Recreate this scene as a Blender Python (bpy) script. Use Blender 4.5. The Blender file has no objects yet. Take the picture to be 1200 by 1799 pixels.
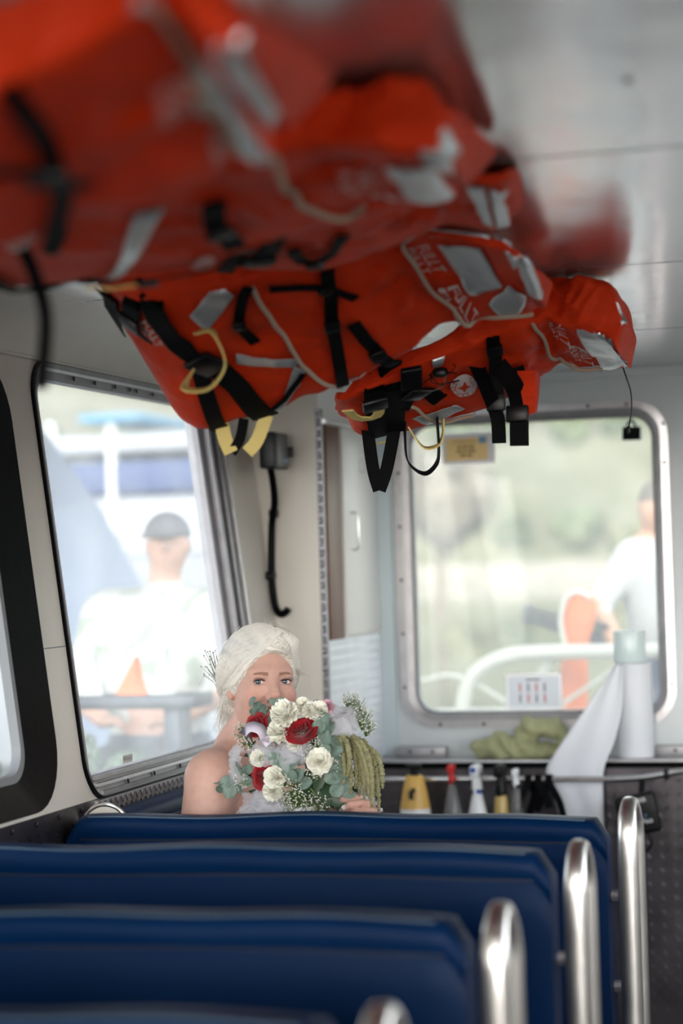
import bpy, bmesh, math, random
import numpy as np
from mathutils import Vector, Matrix, noise

# ------------------------------------------------------------------ camera, sky, sun, exposure
scene = bpy.context.scene
COL = scene.collection
PI = math.pi

def make_camera(yaw=15.51, pitch=1.39, roll=-1.71, pos=(0, 0, 1.48)):
    y, p, r = [math.radians(a) for a in (yaw, pitch, roll)]
    F = Vector((-math.sin(y)*math.cos(p), math.cos(y)*math.cos(p), math.sin(p)))
    rt = Vector((math.cos(y), math.sin(y), 0)); up = rt.cross(F)
    Rv = math.cos(r)*rt + math.sin(r)*up
    U = -math.sin(r)*rt + math.cos(r)*up
    cd = bpy.data.cameras.new('camera'); cam = bpy.data.objects.new('camera', cd); COL.objects.link(cam)
    m = Matrix((Rv, U, -F)).transposed().to_4x4(); m.translation = Vector(pos)
    cam.matrix_world = m
    cd.sensor_fit = 'HORIZONTAL'; cd.sensor_width = 24.0; cd.lens = 74.0
    cd.clip_start = 0.05; cd.clip_end = 2000
    cd.dof.use_dof = True; cd.dof.focus_distance = 4.72; cd.dof.aperture_fstop = 1.95
    scene.camera = cam
make_camera()

world = bpy.data.worlds.new('sky'); scene.world = world; world.use_nodes = True
wn = world.node_tree; wn.nodes.clear()
w_out = wn.nodes.new('ShaderNodeOutputWorld'); w_bg = wn.nodes.new('ShaderNodeBackground'); w_sky = wn.nodes.new('ShaderNodeTexSky')
w_sky.sky_type = 'NISHITA'; w_sky.sun_disc = False; w_sky.sun_elevation = math.radians(26); w_sky.sun_rotation = math.radians(176)
w_sky.air_density = 1.0; w_sky.dust_density = 1.0; w_sky.ozone_density = 1.0
w_hsv = wn.nodes.new('ShaderNodeHueSaturation'); w_hsv.inputs['Saturation'].default_value = 0.22
wn.links.new(w_sky.outputs[0], w_hsv.inputs['Color']); wn.links.new(w_hsv.outputs[0], w_bg.inputs[0])
w_bg.inputs[1].default_value = 0.75
wn.links.new(w_bg.outputs[0], w_out.inputs[0])

scene.view_settings.view_transform = 'Standard'; scene.view_settings.look = 'None'
scene.view_settings.gamma = 1.0; scene.view_settings.use_curve_mapping = False
scene.view_settings.exposure = 0.56

# ------------------------------------------------------------------ helpers
rnd = random.Random(7)

def tag(o, label=None, cat=None, group=None, kind=None):
    if label: o['label'] = label
    if cat: o['category'] = cat
    if group: o['group'] = group
    if kind: o['kind'] = kind
    return o

def thing(name, label=None, cat=None, loc=(0, 0, 0), rotz=0, group=None, kind=None, local=False):
    o = bpy.data.objects.new(name, None); COL.objects.link(o)
    o.empty_display_size = 0.05
    o.location = loc; o.rotation_euler = (0, 0, rotz)
    if not local: o['_w'] = 1
    return tag(o, label, cat, group, kind)

def finish(me, smooth=35):
    if smooth is not None:
        me.polygons.foreach_set('use_smooth', [True]*len(me.polygons))
        if smooth < 180: me.set_sharp_from_angle(angle=math.radians(smooth))
    me.update()

def obj(name, me, mat=None, parent=None, label=None, cat=None, group=None, kind=None):
    o = bpy.data.objects.new(name, me); COL.objects.link(o)
    if mat is not None and not me.materials:
        for m in (mat if isinstance(mat, (list, tuple)) else [mat]): me.materials.append(m)
    if parent is not None:
        o.parent = parent
        if parent.get('_w'):
            o.matrix_parent_inverse = Matrix.LocRotScale(parent.location, parent.rotation_euler, parent.scale).inverted()
    return tag(o, label, cat, group, kind)

def copy_tree(o, parent=None):
    c = o.copy(); COL.objects.link(c)
    if parent is not None: c.parent = parent
    for ch in list(o.children): copy_tree(ch, c)
    return c

def mesh_py(verts, faces, smooth=35, name='m'):
    me = bpy.data.meshes.new(name); me.from_pydata([tuple(v) for v in verts], [], faces)
    finish(me, smooth); return me

class MB:
    """collects shapes of one part"""
    def __init__(s): s.v = []; s.f = []; s.mi = []; s.m = 0
    def add(s, v, f):
        k = len(s.v); s.v += [tuple(p) for p in v]; s.f += [tuple(i+k for i in q) for q in f]; s.mi += [s.m]*len(f); return s
    def box(s, a, b):
        (x0, y0, z0), (x1, y1, z1) = a, b
        v = [(x0,y0,z0),(x1,y0,z0),(x1,y1,z0),(x0,y1,z0),(x0,y0,z1),(x1,y0,z1),(x1,y1,z1),(x0,y1,z1)]
        return s.add(v, [(3,2,1,0),(4,5,6,7),(0,1,5,4),(1,2,6,5),(2,3,7,6),(3,0,4,7)])
    def rbox(s, a, b, r, seg=3, mat=None):
        bm = bmesh.new(); bmesh.ops.create_cube(bm, size=1)
        c = [(a[i]+b[i])/2 for i in range(3)]; d = [abs(b[i]-a[i]) for i in range(3)]
        for v in bm.verts: v.co = Vector([c[i]+v.co[i]*d[i] for i in range(3)])
        bmesh.ops.bevel(bm, geom=bm.edges[:], offset=min(r, min(d)*0.49), segments=seg, profile=0.5, affect='EDGES')
        bm.verts.index_update()
        vs = [v.co.copy() for v in bm.verts]
        if mat is not None: vs = [mat @ v for v in vs]
        fs = [tuple(v.index for v in f.verts) for f in bm.faces]; bm.free()
        return s.add(vs, fs)
    def tube(s, pts, r, n=10, cap=True, closed=False, flat=1.0, upv=None):
        pts = [Vector(p) for p in pts]; N = len(pts)
        rs = r if isinstance(r, (list, tuple)) else [r]*N
        v = []; prev = None
        for i, p in enumerate(pts):
            if closed: t = pts[(i+1) % N]-pts[i-1]
            else: t = pts[min(i+1, N-1)]-pts[max(i-1, 0)]
            t.normalize()
            if prev is None:
                a = Vector(upv) if upv else (Vector((0,0,1)) if abs(t.z) < 0.9 else Vector((1,0,0)))
            else: a = prev
            a = (a-t*a.dot(t)).normalized(); prev = a; b = t.cross(a)
            for k in range(n):
                an = 2*PI*k/n
                v.append(p+a*math.cos(an)*rs[i]+b*math.sin(an)*rs[i]*flat)
        f = []
        M = N if closed else N-1
        for i in range(M):
            j = (i+1) % N
            for k in range(n):
                f.append((i*n+k, i*n+(k+1) % n, j*n+(k+1) % n, j*n+k))
        if cap and not closed:
            f.append(tuple(range(n-1, -1, -1))); f.append(tuple((N-1)*n+k for k in range(n)))
        return s.add(v, f)
    def lathe(s, prof, n=24, c=(0,0,0), mat=None, capb=True, capt=True):
        v = []; f = []
        for (r, z) in prof:
            for k in range(n):
                a = 2*PI*k/n; p = Vector((c[0]+r*math.cos(a), c[1]+r*math.sin(a), c[2]+z))
                v.append(mat @ p if mat is not None else p)
        for i in range(len(prof)-1):
            for k in range(n): f.append((i*n+k, i*n+(k+1) % n, (i+1)*n+(k+1) % n, (i+1)*n+k))
        if capb: f.append(tuple(range(n-1, -1, -1)))
        if capt: f.append(tuple((len(prof)-1)*n+k for k in range(n)))
        return s.add(v, f)
    def loft(s, secs, cap=True, closed_sec=True):
        n = len(secs[0]); v = [p for q in secs for p in q]; f = []
        for i in range(len(secs)-1):
            for k in range(n if closed_sec else n-1):
                f.append((i*n+k, i*n+(k+1) % n, (i+1)*n+(k+1) % n, (i+1)*n+k))
        if cap: f.append(tuple(range(n-1, -1, -1))); f.append(tuple((len(secs)-1)*n+k for k in range(n)))
        return s.add(v, f)
    def ribbon(s, pts, nrm, width, thick=0.002):
        """flat strap: centre line pts, nrm = face normals (one or list)"""
        pts = [Vector(p) for p in pts]; N = len(pts); secs = []
        for i, p in enumerate(pts):
            t = (pts[min(i+1, N-1)]-pts[max(i-1, 0)]).normalized()
            n = Vector(nrm[i] if isinstance(nrm, list) else nrm); n = (n-t*n.dot(t)).normalized(); w = t.cross(n)
            wd = width[i] if isinstance(width, list) else width
            a, b = w*wd/2, n*thick/2
            secs.append([p-a-b, p+a-b, p+a+b, p-a+b])
        return s.loft(secs)
    def build(s, name, mat, parent=None, smooth=35, **k):
        me = bpy.data.meshes.new(name); me.from_pydata(s.v, [], s.f)
        if isinstance(mat, (list, tuple)):
            for m in mat: me.materials.append(m)
            me.polygons.foreach_set('material_index', s.mi)
        bm = bmesh.new(); bm.from_mesh(me); bmesh.ops.recalc_face_normals(bm, faces=bm.faces[:]); bm.to_mesh(me); bm.free()
        finish(me, smooth)
        return obj(name, me, mat, parent, **k)

def rrect(x0, x1, y0, y1, r, n=8):
    rr = r if isinstance(r, (list, tuple)) else [r]*4   # bl, br, tr, tl
    out = []
    for (cx, cy, a0, q) in ((x0+rr[0], y0+rr[0], PI, rr[0]), (x1-rr[1], y0+rr[1], 1.5*PI, rr[1]), (x1-rr[2], y1-rr[2], 0, rr[2]), (x0+rr[3], y1-rr[3], 0.5*PI, rr[3])):
        for k in range(n+1):
            a = a0+k/n*PI/2; out.append((cx+q*math.cos(a), cy+q*math.sin(a)))
    return out

def plate2d(outer, holes, w0, w1, fn):
    """flat plate with holes; fn(u, v, w) gives the place"""
    bm = bmesh.new(); es = []
    for loop in [outer]+list(holes):
        vs = [bm.verts.new((p[0], p[1], 0)) for p in loop]
        es += [bm.edges.new((vs[i], vs[(i+1) % len(vs)])) for i in range(len(vs))]
    bmesh.ops.triangle_fill(bm, use_beauty=True, use_dissolve=False, edges=es)
    ret = bmesh.ops.extrude_face_region(bm, geom=bm.faces[:])
    top = [e for e in ret['geom'] if isinstance(e, bmesh.types.BMVert)]
    ts = set(top)
    for v in bm.verts:
        v.co = Vector(fn(v.co.x, v.co.y, w1 if v in ts else w0))
    bmesh.ops.recalc_face_normals(bm, faces=bm.faces[:])
    me = bpy.data.meshes.new('plate'); bm.to_mesh(me); bm.free(); finish(me, 30)
    return me

def ring2d(outer, inner, w0, w1, fn, wmid=None):
    """frame between two loops of equal point count, with a raised middle"""
    n = len(outer); secs = []
    loops = [(outer, w0), (outer, w1), (inner, w1 if wmid is None else wmid), (inner, w0)]
    v = []; f = []
    for lp, w in loops: v += [fn(p[0], p[1], w) for p in lp]
    for i in range(4):
        j = (i+1) % 4
        for k in range(n): f.append((i*n+k, i*n+(k+1) % n, j*n+(k+1) % n, j*n+k))
    mb = MB(); mb.add(v, f); return mb

def text_mesh(txt, size=1.0, align='CENTER', depth=0.0, res=2):
    cu = bpy.data.curves.new('txt', 'FONT'); cu.body = txt; cu.size = size; cu.align_x = align; cu.align_y = 'CENTER'
    cu.extrude = depth; cu.resolution_u = res
    o = bpy.data.objects.new('txt', cu); COL.objects.link(o)
    bpy.context.view_layer.update()
    me = bpy.data.meshes.new_from_object(o.evaluated_get(bpy.context.evaluated_depsgraph_get()))
    v = [x.co.copy() for x in me.vertices]; f = [tuple(p.vertices) for p in me.polygons]
    bpy.data.objects.remove(o); bpy.data.curves.remove(cu); bpy.data.meshes.remove(me)
    return v, f

def map_mesh(v, f, fn): return [fn(p.x, p.y) for p in v], f

# ------------------------------------------------------------------ materials
def srgb(r, g, b):
    def l(c):
        c /= 255
        return c/12.92 if c <= 0.04045 else ((c+0.055)/1.055)**2.4
    return (l(r), l(g), l(b), 1)

def mat(name, col, rough=0.5, metal=0.0, var=0.0, vscale=8, bump=0.0, bscale=40, stretch=None, spec=0.5, sub=0.0, coat=0.0, sheen=0.0, vcol=False, col2=None, aniso=0.0, trans=0.0, alpha=1.0, rvar=0.0):
    m = bpy.data.materials.new(name); m.use_nodes = True; nt = m.node_tree
    b = nt.nodes['Principled BSDF']
    col = col if len(col) == 4 else (*col, 1)
    b.inputs['Base Color'].default_value = col
    b.inputs['Roughness'].default_value = rough; b.inputs['Metallic'].default_value = metal
    b.inputs['Specular IOR Level'].default_value = spec
    if sub:
        b.inputs['Subsurface Weight'].default_value = sub; b.inputs['Subsurface Radius'].default_value = (0.012, 0.005, 0.003); b.inputs['Subsurface Scale'].default_value = 0.5
    if coat: b.inputs['Coat Weight'].default_value = coat; b.inputs['Coat Roughness'].default_value = 0.15
    if sheen: b.inputs['Sheen Weight'].default_value = sheen
    if aniso: b.inputs['Anisotropic'].default_value = aniso
    if trans: b.inputs['Transmission Weight'].default_value = trans
    if alpha < 1: b.inputs['Alpha'].default_value = alpha
    if var or bump or rvar:
        tc = nt.nodes.new('ShaderNodeTexCoord'); mp = nt.nodes.new('ShaderNodeMapping'); nt.links.new(tc.outputs['Object'], mp.inputs[0])
        if stretch: mp.inputs['Scale'].default_value = stretch
    src = None
    if vcol:
        va = nt.nodes.new('ShaderNodeVertexColor'); va.layer_name = 'Col'; src = va.outputs[0]; nt.links.new(src, b.inputs['Base Color'])
    if var:
        nz = nt.nodes.new('ShaderNodeTexNoise'); nz.inputs['Scale'].default_value = vscale; nz.inputs['Detail'].default_value = 4
        nt.links.new(mp.outputs[0], nz.inputs['Vector'])
        rp = nt.nodes.new('ShaderNodeMapRange'); rp.inputs[1].default_value = 0.3; rp.inputs[2].default_value = 0.7
        nt.links.new(nz.outputs[0], rp.inputs[0])
        mx = nt.nodes.new('ShaderNodeMix'); mx.data_type = 'RGBA'
        nt.links.new(rp.outputs[0], mx.inputs[0])
        if src is not None:
            mx.blend_type = 'MULTIPLY'; rp.inputs[3].default_value = 0; rp.inputs[4].default_value = 1
            nt.links.new(src, mx.inputs[6]); mx.inputs[7].default_value = (1-var, 1-var, 1-var, 1)
        else:
            mx.inputs[6].default_value = tuple(c*(1-var) for c in col[:3])+(1,)
            mx.inputs[7].default_value = col2 if col2 else tuple(min(1, c*(1+var)) for c in col[:3])+(1,)
        nt.links.new(mx.outputs[2], b.inputs['Base Color'])
    if rvar:
        n3 = nt.nodes.new('ShaderNodeTexNoise'); n3.inputs['Scale'].default_value = vscale*1.7; nt.links.new(mp.outputs[0], n3.inputs['Vector'])
        r3 = nt.nodes.new('ShaderNodeMapRange'); r3.inputs[3].default_value = max(0, rough-rvar); r3.inputs[4].default_value = rough+rvar
        nt.links.new(n3.outputs[0], r3.inputs[0]); nt.links.new(r3.outputs[0], b.inputs['Roughness'])
    if bump:
        n2 = nt.nodes.new('ShaderNodeTexNoise'); n2.inputs['Scale'].default_value = bscale; n2.inputs['Detail'].default_value = 5
        nt.links.new(mp.outputs[0], n2.inputs['Vector'])
        bp = nt.nodes.new('ShaderNodeBump'); bp.inputs['Strength'].default_value = bump; bp.inputs['Distance'].default_value = 0.01
        nt.links.new(n2.outputs[0], bp.inputs['Height']); nt.links.new(bp.outputs[0], b.inputs['Normal'])
    return m

def glass_mat(name, haze=0.1, tint=(1, 1, 1, 1), dirt=0.0, gloss=0.012, hazecol=(0.9, 0.92, 0.93, 1)):
    """window pane: clear, with a milky film of salt and dust that scatters the daylight"""
    m = bpy.data.materials.new(name); m.use_nodes = True; nt = m.node_tree; nt.nodes.clear()
    out = nt.nodes.new('ShaderNodeOutputMaterial'); tr = nt.nodes.new('ShaderNodeBsdfTransparent'); tr.inputs[0].default_value = tint
    tl = nt.nodes.new('ShaderNodeBsdfTranslucent'); tl.inputs[0].default_value = hazecol
    gl = nt.nodes.new('ShaderNodeBsdfGlossy'); gl.inputs['Roughness'].default_value = 0.03
    m1 = nt.nodes.new('ShaderNodeMixShader'); m2 = nt.nodes.new('ShaderNodeMixShader')
    tc = nt.nodes.new('ShaderNodeTexCoord'); nz = nt.nodes.new('ShaderNodeTexNoise'); nz.inputs['Scale'].default_value = 4; nz.inputs['Detail'].default_value = 8
    nt.links.new(tc.outputs['Object'], nz.inputs['Vector'])
    mr = nt.nodes.new('ShaderNodeMapRange'); mr.inputs[1].default_value = 0.35; mr.inputs[2].default_value = 0.7
    mr.inputs[3].default_value = max(0, haze-dirt); mr.inputs[4].default_value = haze+dirt
    nt.links.new(nz.outputs[0], mr.inputs[0]); nt.links.new(mr.outputs[0], m1.inputs[0])
    nt.links.new(tr.outputs[0], m1.inputs[1]); nt.links.new(tl.outputs[0], m1.inputs[2])
    m2.inputs[0].default_value = gloss
    nt.links.new(m1.outputs[0], m2.inputs[1]); nt.links.new(gl.outputs[0], m2.inputs[2]); nt.links.new(m2.outputs[0], out.inputs[0])
    return m

M = {}
M['cream'] = mat('cream_paint', srgb(214, 209, 200), 0.45, bump=0.05, bscale=120, var=0.03)
M['white'] = mat('white_paint', srgb(200, 206, 208), 0.4, var=0.03, vscale=5)
M['bluewhite'] = mat('pale_blue_white_paint', srgb(190, 204, 210), 0.4)
M['offwhite'] = mat('offwhite_laminate', srgb(228, 226, 222), 0.4)
M['black_rubber'] = mat('black_rubber', srgb(5, 6, 9), 0.4, bump=0.05, spec=0.06)
M['grey_rubber'] = mat('grey_rubber', srgb(120, 122, 126), 0.5)
M['alu'] = mat('brushed_aluminium', srgb(196, 194, 196), 0.38, metal=0.9, var=0.08, vscale=30, bump=0.03, bscale=200)
M['alu_dull'] = mat('dull_aluminium', srgb(168, 166, 168), 0.45, metal=0.75, var=0.1, vscale=20, bump=0.04, bscale=90)
M['alu_dark'] = mat('weathered_aluminium', srgb(132, 130, 134), 0.45, metal=0.7, var=0.1, vscale=20)
M['chrome'] = mat('polished_steel', srgb(236, 233, 229), 0.30, metal=1.0, bump=0.03, bscale=30, rvar=0.05)
M['rail'] = mat('stainless_rail', srgb(205, 203, 202), 0.25, metal=1.0)
M['tread_dark'] = mat('dark_tread_plate', srgb(92, 88, 92), 0.36, metal=0.9, var=0.25, vscale=6, bump=0.08, bscale=25, rvar=0.1)
M['tread_light'] = mat('bright_tread_plate', srgb(214, 218, 224), 0.4, metal=0.35, var=0.06, vscale=10)
M['vinyl'] = mat('navy_vinyl', srgb(0, 34, 72), 0.45, var=0.12, vscale=3, bump=0.06, bscale=60, spec=0.10, rvar=0.06)
M['highlight_piping'] = mat('painted_highlight', srgb(62, 84, 104), 0.3, spec=0.5, var=0.2, vscale=6)  # pale tone is the sky highlight on the bench tops, put into colour
M['vinyl_dark'] = mat('dark_seam_vinyl', srgb(6, 24, 50), 0.5)
M['wood'] = mat('brown_wood', srgb(98, 54, 30), 0.45, var=0.3, vscale=14, stretch=(6, 6, 0.6))
M['floor'] = mat('grey_floor', srgb(70, 70, 74), 0.6, var=0.15)
M['screw'] = mat('dark_screw', srgb(60, 56, 56), 0.4, metal=0.8)
M['blackp'] = mat('black_plastic', srgb(10, 11, 13), 0.4, spec=0.25)
M['pane_side'] = glass_mat('side_window_glass', haze=0.17, dirt=0.05, tint=(0.80, 0.82, 0.83, 1))
M['pane_rear'] = glass_mat('rear_window_glass', haze=0.15, dirt=0.03, tint=(0.80, 0.82, 0.79, 1))
M['pane_clear'] = glass_mat('tinted_glass', haze=0.05, tint=(0.78, 0.8, 0.8, 1))
# ------------------------------------------------------------------ the cabin
XR = 1.02                                  # starboard wall
CEIL = 2.06
def xl(z):                                 # port side: upright below the sill, flared above it
    return -1.802-max(0.0, z-1.0)*0.12
def left(u, v, w): return (xl(v)+w, u, v)          # w points into the cabin
def right_(u, v, w): return (-xl(v)-0.78-w, u, v)
def back(u, v, w): return (u, 6.51-w, v)

st = lambda name, me, m, **k: obj(name, me, m, kind='structure', **k)

# floor
mb = MB(); mb.box((-1.9, -1.2, -0.06), (1.2, 6.6, 0)); mb.build('floor', M['floor'], kind='structure')

# port wall with two window openings
W1o = rrect(2.95, 4.085, 1.01, 1.93, 0.10); W1g = rrect(3.05, 4.015, 1.065, 1.86, 0.06)
W2h = rrect(4.335, 5.56, 0.985, 1.94, 0.085)
W0o = rrect(1.55, 2.70, 1.01, 1.93, 0.10); W00 = rrect(0.15, 1.30, 1.01, 1.93, 0.10)
outer = [(-1.2, 0.0), (6.6, 0.0), (6.6, 1.0), (6.6, 2.0), (-1.2, 2.0), (-1.2, 1.0)]
# wall split at the knee (z = 1) so that the flare bends cleanly
wl = plate2d([(-1.2, 0.96), (6.6, 0.96), (6.6, 1.985), (-1.2, 1.985)], [W1o, W2h], 0.0, -0.045, left)
wall_left = st('wall_left', wl, M['cream'])
mb = MB(); mb.box((-1.845, -1.2, 0), (-1.802, 6.6, 0.965)); mb.build('panel', M['cream'], wall_left)
# pillar joint line, a real groove strip
mb = MB(); z = 1.315; mb.box((xl(z)-0.002, 4.145, z-0.0012), (xl(z)+0.0012, 4.335, z+0.0012)); mb.build('joint_strip', M['grey_rubber'], wall_left)

# starboard wall
wins = [rrect(a, a+1.15, 1.02, 1.84, 0.09) for a in (1.6, 2.95, 4.30)]
wr = plate2d([(-1.2, 0), (6.6, 0), (6.6, 2.0), (-1.2, 2.0)], wins, 0.0, -0.045, lambda u, v, w: (XR-w, u, v))
wall_right = st('wall_right', wr, M['cream'])

# forward bulkhead below the windscreen, behind the camera
st('wall_front', plate2d([(-1.95, 0), (XR, 0), (XR, 2.06), (-1.95, 2.06)], [rrect(-1.72, 0.90, 0.85, 1.93, 0.1)], 0, 0.04, lambda u, v, w: (u, -1.2-w, v)), M['cream'])

# window 1 (black rubber gasket)
w1 = thing('window_1', kind='structure', loc=(xl(1.0), 3.5, 1.0))
ring2d(rrect(2.90, 4.150, 0.985, 1.945, 0.14), rrect(3.04, 4.022, 1.055, 1.87, 0.075), -0.02, 0.022, left, 0.004).build('gasket', M['black_rubber'], w1, smooth=50)
ring2d(rrect(3.045, 4.020, 1.052, 1.872, 0.07), rrect(3.06, 4.003, 1.068, 1.857, 0.06), -0.015, 0.006, left).build('inner_lip', M['grey_rubber'], w1)
obj('pane', plate2d(rrect(3.05, 4.012, 1.060, 1.865, 0.06), [], -0.012, -0.008, left), M['pane_clear'], w1)

# window 2 (silver sliding frame)
w2 = thing('window_2', kind='structure', loc=(xl(1.0), 4.9, 1.0))
n_ = 8
ring2d(rrect(4.326, 5.585, 0.975, 1.955, 0.09), rrect(4.347, 5.405, 1.024, 1.915, [0.018, 0.03, 0.03, 0.05]), -0.03, 0.010, left, 0.004).build('window_frame', M['alu_dark'], w2)
ring2d(rrect(4.320, 5.592, 0.969, 1.961, 0.095), rrect(4.328, 5.583, 0.977, 1.953, 0.09), -0.01, 0.007, left).build('seal', M['black_rubber'], w2)
def strip(name, pts, w, h, m, parent, fn=left):
    mb = MB(); secs = []
    for (u, v, du, dv) in pts:
        secs.append([fn(u-du, v-dv, 0), fn(u-du, v-dv, h), fn(u+du, v+dv, h), fn(u+du, v+dv, 0)])
    mb.loft(secs); return mb.build(name, m, parent)
strip('rail', [(4.38, 1.9375, 0, .0035), (5.56, 1.9375, 0, .0035)], 0, 0.016, M['alu'], w2)
strip('rail', [(4.350, 1.020, 0, .004), (5.56, 1.020, 0, .004)], 0, 0.013, M['alu_dull'], w2)
strip('rail', [(4.366, 1.0035, 0, .0035), (5.56, 1.0035, 0, .0035)], 0, 0.013, M['alu'], w2)
strip('rail', [(4.392, 0.984, 0, .004), (5.56, 0.984, 0, .004)], 0, 0.013, M['alu_dull'], w2)
strip('rail', [(5.455, 1.03, .010, 0), (5.455, 1.93, .010, 0)], 0, 0.022, M['alu_dark'], w2)
strip('rail', [(5.52, 1.03, .012, 0), (5.52, 1.93, .012, 0)], 0, 0.020, M['alu_dark'], w2)
strip('rail', [(5.565, 1.03, .006, 0), (5.565, 1.93, .006, 0)], 0, 0.024, M['alu'], w2)
obj('pane', plate2d(rrect(4.342, 5.41, 1.018, 1.920, 0.02), [], -0.014, -0.010, left), M['pane_side'], w2)
mb0 = MB(); mb0.lathe([(0.0055, 0), (0.0055, 0.002), (0.003, 0.0035)], n=10)
scr = bpy.data.meshes.new('screw'); scr.from_pydata(mb0.v, [], mb0.f); finish(scr); scr.materials.append(M['screw'])
def screw(parent, p, nrm):
    o = obj('screw', scr, None, parent)
    o.matrix_basis = Matrix.Translation(Vector(p)) @ Vector(nrm).to_track_quat('Z', 'Y').to_matrix().to_4x4()
    return o
for u in (4.56, 4.69, 4.82, 4.92, 4.965, 5.08, 5.22): screw(w2, left(u, 1.928, 0.009), (1, 0, 0.1))
for u in (4.55, 4.72, 4.90, 5.06, 5.11, 5.24): screw(w2, left(u, 0.9935, 0.010), (1, 0, 0.1))
for v in (1.15, 1.35, 1.55, 1.75): screw(w2, left(5.49, v, 0.010), (1, 0, 0.1))
# small maker's sticker low on the pane
tv, tf = text_mesh('EMERGENCY', 0.011)
sk = MB(); sk.box((-0.03, -0.009, 0), (0.03, 0.009, 0.0006)); sk.m = 1; sk.add([(p.x, p.y, 0.0009) for p in tv], tf)
M['sticker'] = mat('grey_sticker', srgb(226, 230, 228), 0.5); M['ink_grey'] = mat('grey_ink', srgb(120, 128, 128), 0.6)
so = sk.build('sticker', [M['sticker'], M['ink_grey']], w2)
so.matrix_basis = Matrix(((0, 0.02, 1, 0), (1, 0, 0, 0), (0, 1, 0.0, 0), (0, 0, 0, 1))) ; so.location = left(4.60, 1.040, -0.005)

# lower port wall: dark tread plate with raised lozenges, patterned trim under the window
def lozenges(u0, u1, v0, v1, fn, pu=0.039, pv=0.0205, size=0.011, wid=0.0034, h=0.0034):
    """raised tread bars: rows lean left and right in turn"""
    v = []; f = []
    for j in range(int((v1-v0)/pv)):
        a = math.radians(48 if j % 2 else -48); ca, sa = math.cos(a), math.sin(a)
        for i in range(int((u1-u0)/pu)):
            u = u0+i*pu+(pu/2 if j % 2 else 0); vv = v0+j*pv; k = len(v)
            for (x, y, w) in ((-size, 0, 0), (0, -wid, 0), (size, 0, 0), (0, wid, 0), (-size*0.55, 0, h), (size*0.55, 0, h)):
                v.append(fn(u+x*ca-y*sa, vv+x*sa+y*ca, w))
            f += [(k, k+1, k+5, k+4), (k+1, k+2, k+5), (k+2, k+3, k+4, k+5), (k+3, k, k+4)]
    mb = MB(); mb.add(v, f); return mb
pl = thing('wall_plate_left', kind='structure', loc=(-1.80, 4, 0))
def leftp(u, v, w): return (-1.797+w, u, v)
mb = MB(); mb.box((-1.803, -1.2, 0.0), (-1.797, 6.5, 0.972)); mb.build('plate', M['tread_dark'], pl)
tag(lozenges(3.50, 4.32, 0.74, 0.962, leftp, 0.046, 0.031, 0.017, 0.0042, 0.0045).build('tread_pattern', M['tread_dark'], pl, smooth=None), kind='stuff')
for u in (3.80, 3.92, 4.04, 4.16, 4.28): screw(pl, leftp(u, 0.958, 0.001), (1, 0, 0))
tr = thing('trim_1', kind='structure', loc=(-1.79, 4.9, 0.95))
mb = MB(); mb.box((-1.797, 4.36, 0.928), (-1.789, 5.85, 0.970)); mb.build('strip', M['alu'], tr)
def tr1(u, v, w): return (-1.789+w, u, v)
lz = MB()
for i in range(95):
    u = 4.375+i*0.0155
    for (v0, v1) in ((0.933, 0.9485), (0.951, 0.9665)):
        s_ = 0.006 if i % 2 else -0.006
        secs = [[tr1(u-s_-.0015, v0, 0), tr1(u-s_, v0, .0025), tr1(u-s_+.0015, v0, 0)], [tr1(u+s_-.0015, v1, 0), tr1(u+s_, v1, .0025), tr1(u+s_+.0015, v1, 0)]]
        lz.loft(secs)
tag(lz.build('tread_pattern', M['alu'], tr, smooth=None), kind='stuff')
for u in (4.50, 4.62, 4.74, 4.86, 4.98, 5.1): screw(tr, tr1(u, 0.940, 0.001), (1, 0, 0))
mb = MB(); mb.box((-1.80, 4.36, 0.912), (-1.782, 5.85, 0.924)); mb.build('ledge', M['wood'], tr)

# ceiling: glossy panels with dark joints
ceil = thing('ceiling', kind='structure', loc=(-0.4, 3, CEIL))
mb = MB(); mb.box((-1.75, -1.3, CEIL+0.004), (1.1, 6.6, CEIL+0.05)); mb.build('backing', M['black_rubber'], ceil)
def ceiling_mat():
    m = mat('gloss_ceiling_panel', srgb(220, 220, 224), 0.2, metal=0.75)
    nt = m.node_tree; b = nt.nodes['Principled BSDF']
    tc = nt.nodes.new('ShaderNodeTexCoord'); mp = nt.nodes.new('ShaderNodeMapping'); mp.inputs['Scale'].default_value = (1.0, 0.55, 1)
    nz = nt.nodes.new('ShaderNodeTexNoise'); nz.inputs['Scale'].default_value = 5.5; nz.inputs['Detail'].default_value = 1.5
    bp = nt.nodes.new('ShaderNodeBump'); bp.inputs['Strength'].default_value = 0.16; bp.inputs['Distance'].default_value = 0.03
    nt.links.new(tc.outputs['Object'], mp.inputs[0]); nt.links.new(mp.outputs[0], nz.inputs['Vector']); nt.links.new(nz.outputs[0], bp.inputs['Height']); nt.links.new(bp.outputs[0], b.inputs['Normal'])
    return m
M['ceil'] = ceiling_mat()
seams = [-1.3, 0.62, 1.81, 2.995, 4.18, 5.41, 6.56]
for a, b in zip(seams[:-1], seams[1:]):
    mb = MB(); mb.box((-1.735, a+0.005, CEIL-0.004), (1.06, b-0.005, CEIL+0.006)); mb.build('panel', M['ceil'], ceil)
    strip_ = MB(); strip_.rbox((-1.72, a+0.03, CEIL-0.0055), (1.05, a+0.034, CEIL-0.002), 0.001, 1)
for (x, y) in ((-0.33, 2.55), (-0.1, 2.55), (-0.55, 5.55), (-0.30, 5.55), (-0.62, 6.3), (-0.45, 6.3)): screw(ceil, (x, y, CEIL-0.004), (0, 0, -1))
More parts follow.
